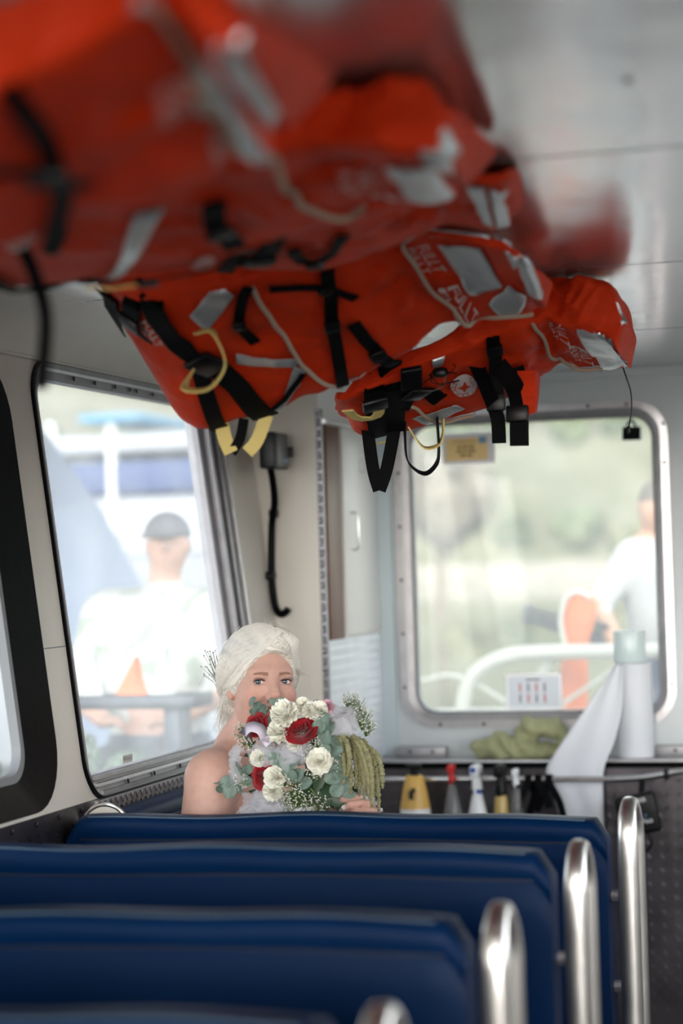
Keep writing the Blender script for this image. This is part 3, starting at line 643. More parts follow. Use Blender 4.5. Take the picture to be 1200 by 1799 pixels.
JG = {}
def make_jacket(key, label):
    d = JK[key]; G = displaced_grid(d['st'], int(key)); JG[key] = G
    c = d['st'][len(d['st'])//2][0]
    t = thing('life_jacket', label, 'life jacket', tuple(c), group='orange life jackets lashed under the ceiling')
    # sign of the outward normal
    Pm, nm = surf(G, 0.5, 1.5); sgn = 1 if nm.z < 0 else -1
    mb = MB(); mb.loft([[tuple(p) for p in sec] for sec in G]); sh = mb.build('shell', M['orange'], t, smooth=180)
    for q in d['patches']:
        v = []; f = []; n = 10
        for j in range(n+1):
            for i in range(n+1):
                s_, t_ = bil(q, i/n, j/n); v.append(surf(G, s_, t_, 0.0045*sgn)[0])
        for j in range(n):
            for i in range(n): f.append((j*(n+1)+i, j*(n+1)+i+1, (j+1)*(n+1)+i+1, (j+1)*(n+1)+i))
        mb = MB(); mb.add(v, f); o = mb.build('reflective_patch', M['silver'], t, smooth=180)
        md = o.modifiers.new('s', 'SOLIDIFY'); md.thickness = 0.001; md.offset = 0
    d['ystraps'] = d['ystraps'] if key != '4' else []
    for key2, m, h in (('straps', 'webbing', 0.009), ('ystraps', 'yellow', 0.016)):
        for path, w in d[key2]:
            pp = path_pts(path, 5); P = []; N = []
            for s_, t_ in pp:
                a, b = surf(G, s_, t_, h*sgn); P.append(a); N.append(b*sgn)
            mb = MB(); mb.ribbon(P, N, w, 0.0035); mb.build('strap', M[m], t, smooth=60)
            if key2 == 'straps' and len(path) > 2:
                k = len(P)//2; tt = (P[k+1]-P[k-1]).normalized(); nn = N[k]; ww = tt.cross(nn)
                mt = Matrix((ww, tt, nn)).transposed().to_4x4(); mt.translation = P[k]+nn*0.004
                mb = MB(); mb.rbox((-w*0.62, -w*0.7, -0.005), (w*0.62, w*0.7, 0.007), 0.004, 2, mat=mt); mb.build('buckle', M['blackp'], t)
    for txt, q in d['texts']:
        v, f = text_mesh(txt, 1.0)
        x0, x1 = min(p.x for p in v), max(p.x for p in v); y0, y1 = min(p.y for p in v), max(p.y for p in v)
        big = [(surf(G, *bil(q, (p.x-x0)/(x1-x0), 0.42+0.58*(p.y-y0)/(y1-y0)), 0.006*sgn)[0]) for p in v]
        mb = MB(); mb.add(big, f)
        if txt == 'FULLT':
            v2, f2 = text_mesh('FULLT', 1.0)
            a0, a1 = min(p.x for p in v2), max(p.x for p in v2); b0, b1 = min(p.y for p in v2), max(p.y for p in v2)
            mb.add([(surf(G, *bil(q, (p.x-a0)/(a1-a0), 0.30*(p.y-b0)/(b1-b0)), 0.006*sgn)[0]) for p in v2], f2)
        mb.build('lettering', M['print'], t, smooth=None)
    for q in d['emblems']:
        def disc(r0, r1, off, n=28):
            v = []; f = []
            for k in range(n):
                a = 2*PI*k/n
                for r in (r0, r1): v.append(surf(G, *bil(q, 0.5+r*math.cos(a), 0.5+r*math.sin(a)), off*sgn)[0])
            for k in range(n): f.append((2*k, 2*k+1, (2*k+3) % (2*n), (2*k+2) % (2*n)))
            return v, f
        mb = MB(); mb.add(*disc(0.02, 0.5, 0.0055)); em = mb.build('emblem', M['print'], t, smooth=180)
        mb = MB(); mb.add(*disc(0.30, 0.335, 0.0065))
        star = []
        for k in range(12):
            a = 2*PI*k/12; r = 0.24 if k % 3 == 0 else 0.11; star.append(surf(G, *bil(q, 0.5+r*math.cos(a), 0.5+r*math.sin(a)), 0.0065*sgn)[0])
        mb.add(star, [tuple(range(12))])
        for k in range(14):
            a0 = 2*PI*k/14
            mb.add([surf(G, *bil(q, 0.5+r*math.cos(a0+da), 0.5+r*math.sin(a0+da)), 0.0065*sgn)[0] for r, da in ((.38, 0), (.45, 0), (.45, .18), (.38, .12))], [(0, 1, 2, 3)])
        mb.build('emblem_mark', M['orange'], em, smooth=None)
    return t

j1 = make_jacket('1', 'orange life jacket nearest the camera, most blurred, at upper left')
j2 = make_jacket('2', 'orange life jacket second from camera, long reflective slash on its left half')
j3 = make_jacket('3', 'orange life jacket mostly hidden, third from camera, only right end clear')
j4 = make_jacket('4', 'orange life jacket whose left half droops in front of the side window')
j5 = make_jacket('5', 'orange life jacket farthest from camera, above the rear window')

def free_strap(parent, pts, w, m='webbing', nrm=(0.25, -0.96, 0), n=6, th=0.003):
    P = path_pts(pts, n); mb = MB(); mb.ribbon(P, nrm, w, th); return mb.build('strap', M[m], parent, smooth=60)
free_strap(j2, [(-1.065, 2.40, 1.88), (-1.051, 2.4, 1.849), (-1.037, 2.4, 1.792), (-1.046, 2.4, 1.705)], 0.018)
free_strap(j5, [(-0.885, 4.22, 1.90), (-0.878, 4.30, 1.85), (-0.870, 4.36, 1.80), (-0.864, 4.37, 1.771), (-0.863, 4.37, 1.723)], 0.030)
mb = MB(); mb.rbox((-0.885, 4.352, 1.79), (-0.845, 4.366, 1.83), 0.004, 2); mb.build('buckle', M['blackp'], j5)
free_strap(j5, [(-0.835, 4.25, 1.875), (-0.82, 4.33, 1.84), (-0.815, 4.36, 1.80), (-0.817, 4.36, 1.76), (-0.818, 4.36, 1.715)], 0.040)
mb = MB(); mb.rbox((-0.842, 4.344, 1.765), (-0.795, 4.362, 1.80), 0.004, 2); mb.build('buckle', M['blackp'], j5)
free_strap(j5, [(-1.172, 4.45, 1.79), (-1.161, 4.45, 1.688), (-1.148, 4.45, 1.636)], 0.028)
free_strap(j5, [(-1.148, 4.452, 1.636), (-1.129, 4.452, 1.687), (-1.106, 4.45, 1.785)], 0.028)
lp = [(-1.086, 4.45, 1.784), (-1.085, 4.45, 1.71), (-1.072, 4.46, 1.682), (-1.046, 4.465, 1.670), (-1.021, 4.46, 1.689), (-1.012, 4.45, 1.719), (-1.014, 4.45, 1.79)]
c_ = Vector((-1.05, 4.45, 1.73))
def loop_strap(parent, pts, w, m):
    """band standing on edge: its width points away from the viewer"""
    P = [Vector(p) for p in path_pts(pts, 6)]; N = []
    for i, p in enumerate(P):
        tt = (P[min(i+1, len(P)-1)]-P[max(i-1, 0)]).normalized(); N.append(Vector((-0.35, 1, 0.3)).normalized().cross(tt))
    mb = MB(); mb.ribbon(P, N, w, 0.003); return mb.build('strap', M[m], parent, smooth=60)
loop_strap(j5, lp, 0.030, 'webbing')
loop_strap(j5, [(-1.075, 4.44, 1.77), (-1.045, 4.44, 1.727), (-1.013, 4.44, 1.728), (-1.0, 4.44, 1.75), (-0.998, 4.44, 1.785)], 0.022, 'yellow')
free_strap(j4, [(-1.335, 3.93, 1.79), (-1.325, 3.93, 1.735), (-1.312, 3.93, 1.703)], 0.028, 'yellow')
free_strap(j4, [(-1.312, 3.932, 1.703), (-1.295, 3.935, 1.73), (-1.287, 3.94, 1.77)], 0.020, 'webbing')
free_strap(j4, [(-1.279, 3.93, 1.703), (-1.258, 3.93, 1.725), (-1.236, 3.93, 1.775)], 0.026, 'yellow')
loop_strap(j4, [(-1.236, 3.54, 1.900), (-1.195, 3.50, 1.888), (-1.175, 3.50, 1.835), (-1.205, 3.50, 1.795), (-1.255, 3.52, 1.797), (-1.268, 3.58, 1.83)], 0.024, 'yellow')
# orange flap hanging from the far jacket
mb = MB(); mb.loft([[(-0.812, 4.33, 1.87), (-0.775, 4.33, 1.87), (-0.775, 4.40, 1.87), (-0.812, 4.40, 1.87)], [(-0.808, 4.35, 1.82), (-0.778, 4.35, 1.82), (-0.778, 4.39, 1.82), (-0.808, 4.39, 1.82)], [(-0.803, 4.36, 1.778), (-0.783, 4.36, 1.785), (-0.783, 4.385, 1.785), (-0.803, 4.385, 1.778)]]); mb.build('flap', M['orange'], j5)
# whistle on its tangled cord
mb = MB(); mb.rbox((-0.965, 4.20, 1.855), (-0.935, 4.222, 1.875), 0.006, 2); mb.build('whistle', M['blackp'], j5)
pts = [(-0.95+0.030*math.sin(a*1.3)+0.012*math.sin(a*3.1), 4.212-0.004*math.sin(a*2.2), 1.857+0.020*math.sin(a*0.9+1)+0.010*math.cos(a*2.3)) for a in [i*0.35 for i in range(42)]]
mb = MB(); mb.tube(pts, 0.0011, 5); mb.build('cord', M['blackp'], j5)

def rope_on(keys_paths, label, r=0.0042, pre=[], post=[]):
    P = [Vector(p) for p in pre]
    for k, path in keys_paths:
        G = JG[k]; Pm, nm = surf(G, 0.5, 1.5); sgn = 1 if nm.z < 0 else -1
        P += [surf(G, s_, t_, 0.007*sgn)[0] for s_, t_ in path_pts(path, 4)]
    P += [Vector(p) for p in post]
    Q = [Vector(p) for p in path_pts([tuple(p) for p in P], 2)]
    mb = MB(); mb.tube(Q, r, 8); return mb.build('cord', M['rope'], None, smooth=60, label=label, cat='cord', group='lashing cords over the life jackets')
rope_on([('1', JROPES['1'][0]), ('2', JROPES['2'][0])], 'beige cord running over the two nearest life jackets', 0.0045)
rope_on([('4', JROPES['4'][0])], 'beige cord crossing the drooping half of a life jacket', 0.0045)
rope_on([('4', JROPES['4'][1])], 'beige cord edging the lettered right end of a life jacket', 0.0042)
rope_on([('5', JROPES['5'][0])], 'beige cord across the lettered end of the farthest life jacket', 0.004)
rope_on([('5', JROPES['5'][1])], 'whitish cord end below the emblem of the farthest life jacket', 0.004)
# thin wire with a plug hanging behind the last jacket
mb = MB(); mb.tube(path_pts([(-0.675, 4.75, 2.057), (-0.660, 4.75, 1.95), (-0.643, 4.75, 1.885), (-0.633, 4.75, 1.85), (-0.632, 4.75, 1.81), (-0.640, 4.75, 1.765)], 6), 0.0016, 6)
wt = mb.build('wire', M['blackp'], None, label='thin dark wire dangling beside the black binder clip', cat='wire')
mb = MB(); mb.lathe([(0.002, 0), (0.0045, 0.003), (0.0045, 0.014), (0.002, 0.017)], 8, (-0.640, 4.75, 1.752)); mb.build('plug', M['blackp'], wt)
# ------------------------------------------------------------------ organic surfaces: blended volumes turned into one mesh
def smin(a, b, k):
    h = np.clip(0.5+0.5*(b-a)/k, 0, 1); return b+(a-b)*h-k*h*(1-h)
def smax(a, b, k): return -smin(-a, -b, k)
def s_ell(P, c, r):
    c = np.asarray(c, np.float32); r = np.asarray(r, np.float32)
    q = (P-c)/r; k0 = np.sqrt((q*q).sum(-1)); q2 = q/r; k1 = np.sqrt((q2*q2).sum(-1))+1e-6
    return k0*(k0-1)/k1
def s_cap(P, a, b, ra, rb):
    a = np.asarray(a, np.float32); b = np.asarray(b, np.float32); ba = b-a; pa = P-a
    h = np.clip((pa@ba)/float(ba@ba), 0, 1)
    d = pa-h[..., None]*ba
    return np.sqrt((d*d).sum(-1))-(ra+(rb-ra)*h)
def s_chain(P, pts, rs, k=0.006):
    d = None
    for i in range(len(pts)-1):
        e = s_cap(P, pts[i], pts[i+1], rs[i], rs[i+1]); d = e if d is None else smin(d, e, k)
    return d

def sdf_mesh(f, lo, hi, h, B=8, slack=1.6):
    lo = np.array(lo, np.float64); n = np.ceil((np.array(hi)-lo)/h/B).astype(int); N = n*B+1
    bc = [lo[i]+(np.arange(n[i])+0.5)*B*h for i in range(3)]
    C = np.stack(np.meshgrid(*bc, indexing='ij'), -1).astype(np.float32)
    d = f(C.reshape(-1, 3)).reshape(n)
    g = np.repeat(np.repeat(np.repeat(d, B, 0), B, 1), B, 2)
    g = np.pad(g, ((0, 1), (0, 1), (0, 1)), mode='edge').astype(np.float32)
    act = np.argwhere(np.abs(d) < B*h*0.866*slack)
    o = np.stack(np.meshgrid(*[np.arange(B+1)]*3, indexing='ij'), -1).reshape(-1, 3)
    for c0 in range(0, len(act), 1500):
        a = act[c0:c0+1500]; idx = (a*B)[:, None, :]+o[None]
        val = f((lo+idx*h).astype(np.float32).reshape(-1, 3)).reshape(len(a), -1)
        g[idx[..., 0], idx[..., 1], idx[..., 2]] = val
    s = g < 0
    cnt = sum(s[i:N[0]-1+i, j:N[1]-1+j, k:N[2]-1+k].astype(np.int8) for i in (0, 1) for j in (0, 1) for k in (0, 1))
    cells = np.argwhere((cnt > 0) & (cnt < 8))
    cid = -np.ones(tuple(N-1), np.int64); cid[cells[:, 0], cells[:, 1], cells[:, 2]] = np.arange(len(cells))
    acc = np.zeros((len(cells), 3)); w = np.zeros(len(cells))
    cor = [np.array((i, j, k)) for i in (0, 1) for j in (0, 1) for k in (0, 1)]
    gv = [g[tuple((cells+c).T)] for c in cor]
    for p in range(8):
        for q in range(p+1, 8):
            if np.abs(cor[p]-cor[q]).sum() != 1: continue
            m = (gv[p] < 0) != (gv[q] < 0)
            t = gv[p][m]/(gv[p][m]-gv[q][m])
            acc[m] += cor[p]+t[:, None]*(cor[q]-cor[p]); w[m] += 1
    V = lo+(cells+acc/w[:, None])*h
    F = []
    for ax in range(3):
        u, v = (ax+1) % 3, (ax+2) % 3
        sl0 = [slice(None)]*3; sl1 = [slice(None)]*3; sl0[ax] = slice(0, N[ax]-1); sl1[ax] = slice(1, N[ax])
        e = np.argwhere(s[tuple(sl0)] != s[tuple(sl1)])
        e = e[(e[:, u] > 0) & (e[:, v] > 0) & (e[:, u] < N[u]-1) & (e[:, v] < N[v]-1)]
        ins = s[tuple(e.T)]
        def cc(du, dv):
            k = e.copy(); k[:, u] -= du; k[:, v] -= dv; return cid[tuple(k.T)]
        q = np.stack([cc(1, 1), cc(0, 1), cc(0, 0), cc(1, 0)], 1)
        q[~ins] = q[~ins][:, ::-1]
        F.append(q[(q >= 0).all(1)])
    return V, np.concatenate(F)

def np_mesh(V, F, name='m', cols=None):
    me = bpy.data.meshes.new(name); nF = len(F); k = F.shape[1]
    me.vertices.add(len(V)); me.vertices.foreach_set('co', np.asarray(V, np.float32).ravel())
    me.loops.add(nF*k); me.loops.foreach_set('vertex_index', F.ravel().astype(np.int32))
    me.polygons.add(nF); me.polygons.foreach_set('loop_start', np.arange(0, nF*k, k, dtype=np.int32))
    try: me.polygons.foreach_set('loop_total', np.full(nF, k, np.int32))
    except Exception: pass
    me.polygons.foreach_set('use_smooth', np.ones(nF, bool))
    me.update(calc_edges=True); me.validate()
    if cols is not None:
        ca = me.color_attributes.new('Col', 'FLOAT_COLOR', 'POINT')
        ca.data.foreach_set('color', np.c_[cols, np.ones(len(V))].astype(np.float32).ravel())
    return me
def lin(r, g, b): return np.array(srgb(r, g, b)[:3])
def blend(c, col, w): return c*(1-w[:, None])+np.asarray(col)*w[:, None]
# ------------------------------------------------------------------ the seated woman
M['skin'] = mat('skin', srgb(222, 178, 158), 0.5, vcol=True, var=0.08, vscale=60, bump=0.04, bscale=220, sub=0.12, spec=0.35)
HC = np.array((-1.466, 4.566, 1.2195)); HS = 0.985
_f = np.array((0.566, -0.824, -0.03)); _f /= np.linalg.norm(_f)
_r = np.cross(_f, (0.045, 0, 1.0)); _r /= np.linalg.norm(_r); _u = np.cross(_r, _f)
HR = np.stack([_r, _f, _u])                    # rows: her right, forward, up
def to_head(P): return ((P-HC.astype(np.float32))@HR.T.astype(np.float32))/HS
def from_head(p): return HC+HS*(np.asarray(p)@HR)
EYE = 0.0315
def head_sdf(P):
    q = to_head(P); Q = q.copy(); Q[..., 0] = np.abs(q[..., 0])     # mirrored features
    d = s_ell(Q, (0, -0.016, 0.028), (0.0745, 0.093, 0.088))
    d = smin(d, s_ell(Q, (0, 0.026, -0.030), (0.0625, 0.062, 0.084)), 0.03)
    d = smin(d, s_ell(Q, (0.036, 0.018, -0.064), (0.024, 0.042, 0.032)), 0.03)     # jaw, full
    d = smin(d, s_ell(Q, (0, 0.058, -0.092), (0.027, 0.026, 0.022)), 0.03)         # chin
    d = smin(d, s_ell(Q, (0, 0.020, -0.095), (0.035, 0.040, 0.022)), 0.03)         # under chin
    d = smin(d, s_ell(Q, (0.0385, 0.058, -0.034), (0.0235, 0.021, 0.024)), 0.022)  # cheek
    d = smin(d, s_cap(Q, (0, 0.078, 0.021), (0.040, 0.066, 0.022), 0.010, 0.009), 0.018)  # brow
    d = smax(d, -s_ell(Q, (EYE, 0.094, 0.003), (0.0195, 0.017, 0.0125)), 0.012)    # socket
    lid = s_ell(Q, (EYE, 0.0735, 0.002), (0.0165, 0.0138, 0.0132))
    lid = smax(lid, -s_ell(Q, (EYE, 0.092, 0.0018), (0.0128, 0.020, 0.0050)), 0.0015)
    d = smin(d, lid, 0.006)
    d = smin(d, s_cap(Q, (0.020, 0.083, -0.010), (0.044, 0.070, -0.012), 0.0052, 0.0048), 0.008)   # bag under the eye
    nose = s_cap(q, (0, 0.083, 0.012), (0, 0.107, -0.025), 0.0075, 0.0122)
    nose = smin(nose, s_ell(Q, (0.0125, 0.096, -0.033), (0.0085, 0.0105, 0.0085)), 0.008)
    nose = smin(nose, s_cap(Q, (0, 0.084, 0.008), (0.010, 0.085, -0.025), 0.007, 0.010), 0.012)
    d = smin(d, nose, 0.010)
    d = smax(d, -s_ell(Q, (0.0072, 0.104, -0.0425), (0.0042, 0.007, 0.0036)), 0.003)
    d = smax(d, -s_cap(Q, (0.020, 0.0905, -0.036), (0.034, 0.079, -0.064), 0.0028, 0.0020), 0.008)  # smile fold
    up = s_chain(Q, [(0, 0.091, -0.0595), (0.010, 0.090, -0.0585), (0.023, 0.080, -0.063)], [0.0035, 0.0036, 0.0015], 0.004)
    lo_ = s_chain(Q, [(0, 0.0905, -0.0695), (0.012, 0.088, -0.069), (0.022, 0.080, -0.065)], [0.0045, 0.0042, 0.0015], 0.004)
    d = smin(d, smin(up, lo_, 0.003), 0.007)
    d = smax(d, -s_chain(Q, [(0, 0.099, -0.0640), (0.012, 0.096, -0.0635), (0.024, 0.084, -0.0645)], [0.0022, 0.0018, 0.001]), 0.003)
    d = smax(d, -s_cap(Q, (0.0065, 0.0985, 0.030), (0.0055, 0.0965, 0.014), 0.0016, 0.0014), 0.006)   # frown lines
    ear = s_ell(Q, (0.0765, -0.012, -0.008), (0.0085, 0.018, 0.030))
    ear = smax(ear, -s_ell(Q, (0.084, -0.008, -0.006), (0.006, 0.010, 0.019)), 0.004)
    ear = smin(ear, s_ell(Q, (0.0745, -0.002, -0.036), (0.0065, 0.009, 0.010)), 0.008)
    d = smin(d, ear, 0.006)
    return d*HS
NB = np.array((-1.522, 4.592, 1.060)); RS = np.array((-1.540, 4.408, 1.012)); LS = np.array((-1.496, 4.775, 1.020))
n0 = from_head((0, -0.022, -0.060)); n1 = NB+np.array((0.0, 0, -0.01))
WR = np.array((-1.292, 4.432, 0.868))
FING = [  # knuckle, middle joint, end joint, tip
    [(-1.251, 4.380, 0.957), (-1.224, 4.362, 0.976), (-1.203, 4.363, 0.979), (-1.184, 4.374, 0.974)],
    [(-1.243, 4.374, 0.943), (-1.206, 4.354, 0.963), (-1.182, 4.356, 0.967), (-1.160, 4.368, 0.963)],
    [(-1.237, 4.376, 0.926), (-1.196, 4.352, 0.946), (-1.173, 4.355, 0.951), (-1.151, 4.368, 0.949)],
    [(-1.236, 4.384, 0.908), (-1.197, 4.360, 0.925), (-1.175, 4.362, 0.931), (-1.155, 4.374, 0.931)]]
THUMB = [(-1.262, 4.405, 0.892), (-1.232, 4.428, 0.903), (-1.205, 4.434, 0.918), (-1.190, 4.430, 0.930)]
def body_sdf(P):
    d = s_ell(P, (-1.520, 4.592, 0.880), (0.110, 0.150, 0.165))                  # rib cage
    d = smin(d, s_cap(P, RS+[0.0, 0.03, 0.0], LS+[0, -0.03, 0], 0.052, 0.052), 0.07)  # shoulder girdle
    d = smin(d, s_cap(P, NB, RS+[0, 0.035, 0.012], 0.046, 0.040), 0.05)
    d = smin(d, s_cap(P, NB, LS+[0, -0.035, 0.012], 0.046, 0.040), 0.05)
    d = smin(d, s_ell(P, (-1.440, 4.535, 0.880), (0.065, 0.062, 0.062)), 0.04)
    d = smin(d, s_ell(P, (-1.440, 4.650, 0.880), (0.065, 0.062, 0.062)), 0.04)
    d = smin(d, s_ell(P, (-1.530, 4.592, 0.700), (0.110, 0.140, 0.14)), 0.06)
    d = smin(d, s_ell(P, (-1.535, 4.592, 0.575), (0.125, 0.170, 0.10)), 0.05)
    arm = s_chain(P, [RS, (-1.553, 4.375, 0.88), (-1.545, 4.365, 0.755)], [0.058, 0.052, 0.043], 0.02)
    arm = smin(arm, s_chain(P, [(-1.545, 4.365, 0.755), (-1.46, 4.40, 0.755), (-1.345, 4.46, 0.785)], [0.042, 0.040, 0.026], 0.02), 0.02)
    arm = smin(arm, s_ell(P, (-1.305, 4.475, 0.800), (0.045, 0.030, 0.022)), 0.02)
    d = smin(d, arm, 0.028)
    la = s_chain(P, [LS, (-1.44, 4.73, 0.90), (-1.39, 4.665, 0.775)], [0.052, 0.046, 0.040], 0.02)
    la = smin(la, s_chain(P, [(-1.39, 4.665, 0.775), (-1.345, 4.55, 0.82), WR], [0.040, 0.036, 0.0245], 0.02), 0.015)
    d = smin(d, la, 0.025)
    h = s_cap(P, WR, (-1.262, 4.402, 0.905), 0.024, 0.026)
    h = smin(h, s_ell(P, (-1.252, 4.392, 0.925), (0.020, 0.019, 0.034)), 0.012)
    for i, fg in enumerate(FING):
        h = smin(h, s_cap(P, (-1.268, 4.402, 0.905), fg[0], 0.014, 0.0095), 0.008)
    for i, fg in enumerate(FING):
        k = (0.95, 1.0, 1.03, 0.98)[i]
        h = np.minimum(h, s_chain(P, fg, [0.0092*k, 0.0086*k, 0.0078*k, 0.0066*k], 0.003))
    h = smin(h, s_chain(P, THUMB, [0.013, 0.0105, 0.0095, 0.008], 0.004), 0.006)
    return smin(d, h, 0.006)
def neck_sdf(P):
    d = s_cap(P, n0, n1, 0.046, 0.050)
    return d
def woman_sdf(P):
    out = np.full(len(P), 9.0, np.float32)
    z = P[:, 2]
    a = z > 1.045; b = z < 1.17
    if a.any():
        hd = head_sdf(P[a]); out[a] = smin(hd, neck_sdf(P[a]), 0.022)
    if b.any():
        bd = body_sdf(P[b]); nk = neck_sdf(P[b])
        x = np.where(a[b], out[b], nk); out[b] = smin(bd, x, 0.05)
    return out
V, F = sdf_mesh(woman_sdf, (-1.70, 4.28, 0.50), (-1.10, 4.86, 1.36), 0.0026)
q = to_head(V.astype(np.float32)); ax = np.abs(q[:, 0])
col = np.tile(lin(206, 164, 149), (len(V), 1))
inh = V[:, 2] > 1.07
def gw(cx, cy, cz, r): return np.exp(-(((ax-cx)/r)**2+((q[:, 1]-cy)/r)**2+((q[:, 2]-cz)/r)**2))*inh
col = blend(col, lin(202, 136, 120), gw(0.040, 0.076, -0.034, 0.022)*0.55)
col = blend(col, lin(198, 132, 118), gw(0.0, 0.115, -0.032, 0.014)*0.5)
col = blend(col, lin(196, 130, 116), gw(0.0125, 0.100, -0.036, 0.009)*0.4)
lipd = np.minimum(s_chain(np.c_[ax, q[:, 1], q[:, 2]].astype(np.float32), [(0, 0.093, -0.0595), (0.010, 0.091, -0.0585), (0.023, 0.080, -0.063)], [0.0045, 0.005, 0.002]), s_chain(np.c_[ax, q[:, 1], q[:, 2]].astype(np.float32), [(0, 0.092, -0.0695), (0.012, 0.088, -0.069), (0.022, 0.080, -0.065)], [0.006, 0.0055, 0.002]))
col = blend(col, lin(186, 112, 106), np.clip((0.0022-lipd)/0.002, 0, 1)*inh)
col = blend(col, lin(178, 128, 116), gw(EYE, 0.088, 0.010, 0.011)*0.45)     # eye make-up on the lid
col = blend(col, lin(208, 140, 128), gw(0.080, -0.010, -0.010, 0.025)*0.4)
col = blend(col, lin(206, 150, 134), np.exp(-((V[:, 0]+1.19)**2+(V[:, 1]-4.36)**2+(V[:, 2]-0.96)**2)/0.03**2)*0.4)
# freckles on the shoulder
fr = np.array([noise.noise(Vector(p*90)) for p in V[::1]]) if len(V) < 60000 else np.zeros(len(V))
me = np_mesh(V, F, 'woman', col); me.materials.append(M['skin'])
woman = thing('person', 'white-haired woman in a strapless white dress holding a bouquet, looking into the camera', 'person', (-1.52, 4.59, 0.46))
obj('body', me, None, woman)

# eyes looking at the camera
M['eye'] = mat('eye', (1, 1, 1), 0.12, vcol=True, spec=0.6)
camp = np.array((0, 0, 1.48))
for sx in (-1, 1):
    c = from_head((sx*EYE, 0.0715, 0.002)); g = camp-c; g /= np.linalg.norm(g)
    bm = bmesh.new(); bmesh.ops.create_uvsphere(bm, u_segments=32, v_segments=24, radius=0.0126*HS)
    VV = np.array([v.co[:] for v in bm.verts]); FF = [tuple(v.index for v in f.verts) for f in bm.faces]; bm.free()
    mz = np.array(Vector(g).to_track_quat('Z', 'Y').to_matrix())
    ang = np.degrees(np.arccos(np.clip(VV[:, 2]/(0.0126*HS), -1, 1)))
    cc = np.tile(lin(226, 218, 212), (len(VV), 1)); cc[ang < 33] = lin(62, 76, 88); cc[ang < 15] = lin(8, 8, 10)
    em = mesh_py((VV@mz.T)+c, FF, 180)
    ca = em.color_attributes.new('Col', 'FLOAT_COLOR', 'POINT'); ca.data.foreach_set('color', np.c_[cc, np.ones(len(VV))].astype(np.float32).ravel())
    obj('eye', em, M['eye'], woman)
    # lashes and eyebrow
    mb = MB()
    for i in range(15):
        a = -1+2*i/14; x = sx*(EYE+a*0.0130); zz = 0.0020+0.0052*math.sqrt(max(0, 1-a*a)); yy = 0.0855-0.004*a*a
        if i < 14:
            a2 = -1+2*(i+1)/14; x2 = sx*(EYE+a2*0.0130); z2 = 0.0020+0.0052*math.sqrt(max(0, 1-a2*a2)); y2 = 0.0855-0.004*a2*a2
            mb.tube([from_head((x, yy, zz)), from_head((x2, y2, z2))], 0.0013, 5)
        mb.tube([from_head((x, yy, zz)), from_head((x+sx*0.001*(1+a), yy+0.004, zz+0.0028)), from_head((x+sx*0.0025*(1+a), yy+0.006, zz+0.0058))], [0.0005, 0.0004, 0.0002], 4)
        zl = 0.0016-0.0046*math.sqrt(max(0, 1-a*a))
        mb.tube([from_head((x, yy-0.0005, zl)), from_head((x+sx*0.0006*a, yy+0.002, zl-0.002))], [0.0004, 0.0002], 4)
    M.setdefault('lash', mat('dark_lash', srgb(44, 32, 30), 0.6)); mb.build('eyelashes', M['lash'], woman)
    mb = MB(); r2 = random.Random(3)
    for i in range(190):
        a = r2.random()*0.84; x = sx*(0.013+a*0.037); zz = 0.0172+0.0050*math.sin(PI*(0.18+0.8*a))+r2.uniform(-0.0034, 0.0034)*(1.1-a*0.8); yy = 0.0905-0.022*a*a
        p = np.array((x, yy, zz)); e = p+np.array((sx*0.0055, -0.001-0.004*a, 0.0012-0.0030*a))
        mb.tube([from_head(p), from_head(e)], [0.0006, 0.0003], 4)
    M.setdefault('brow', mat('brown_brow', srgb(164, 128, 108), 0.7)); mb.build('eyebrow', M['brow'], woman)

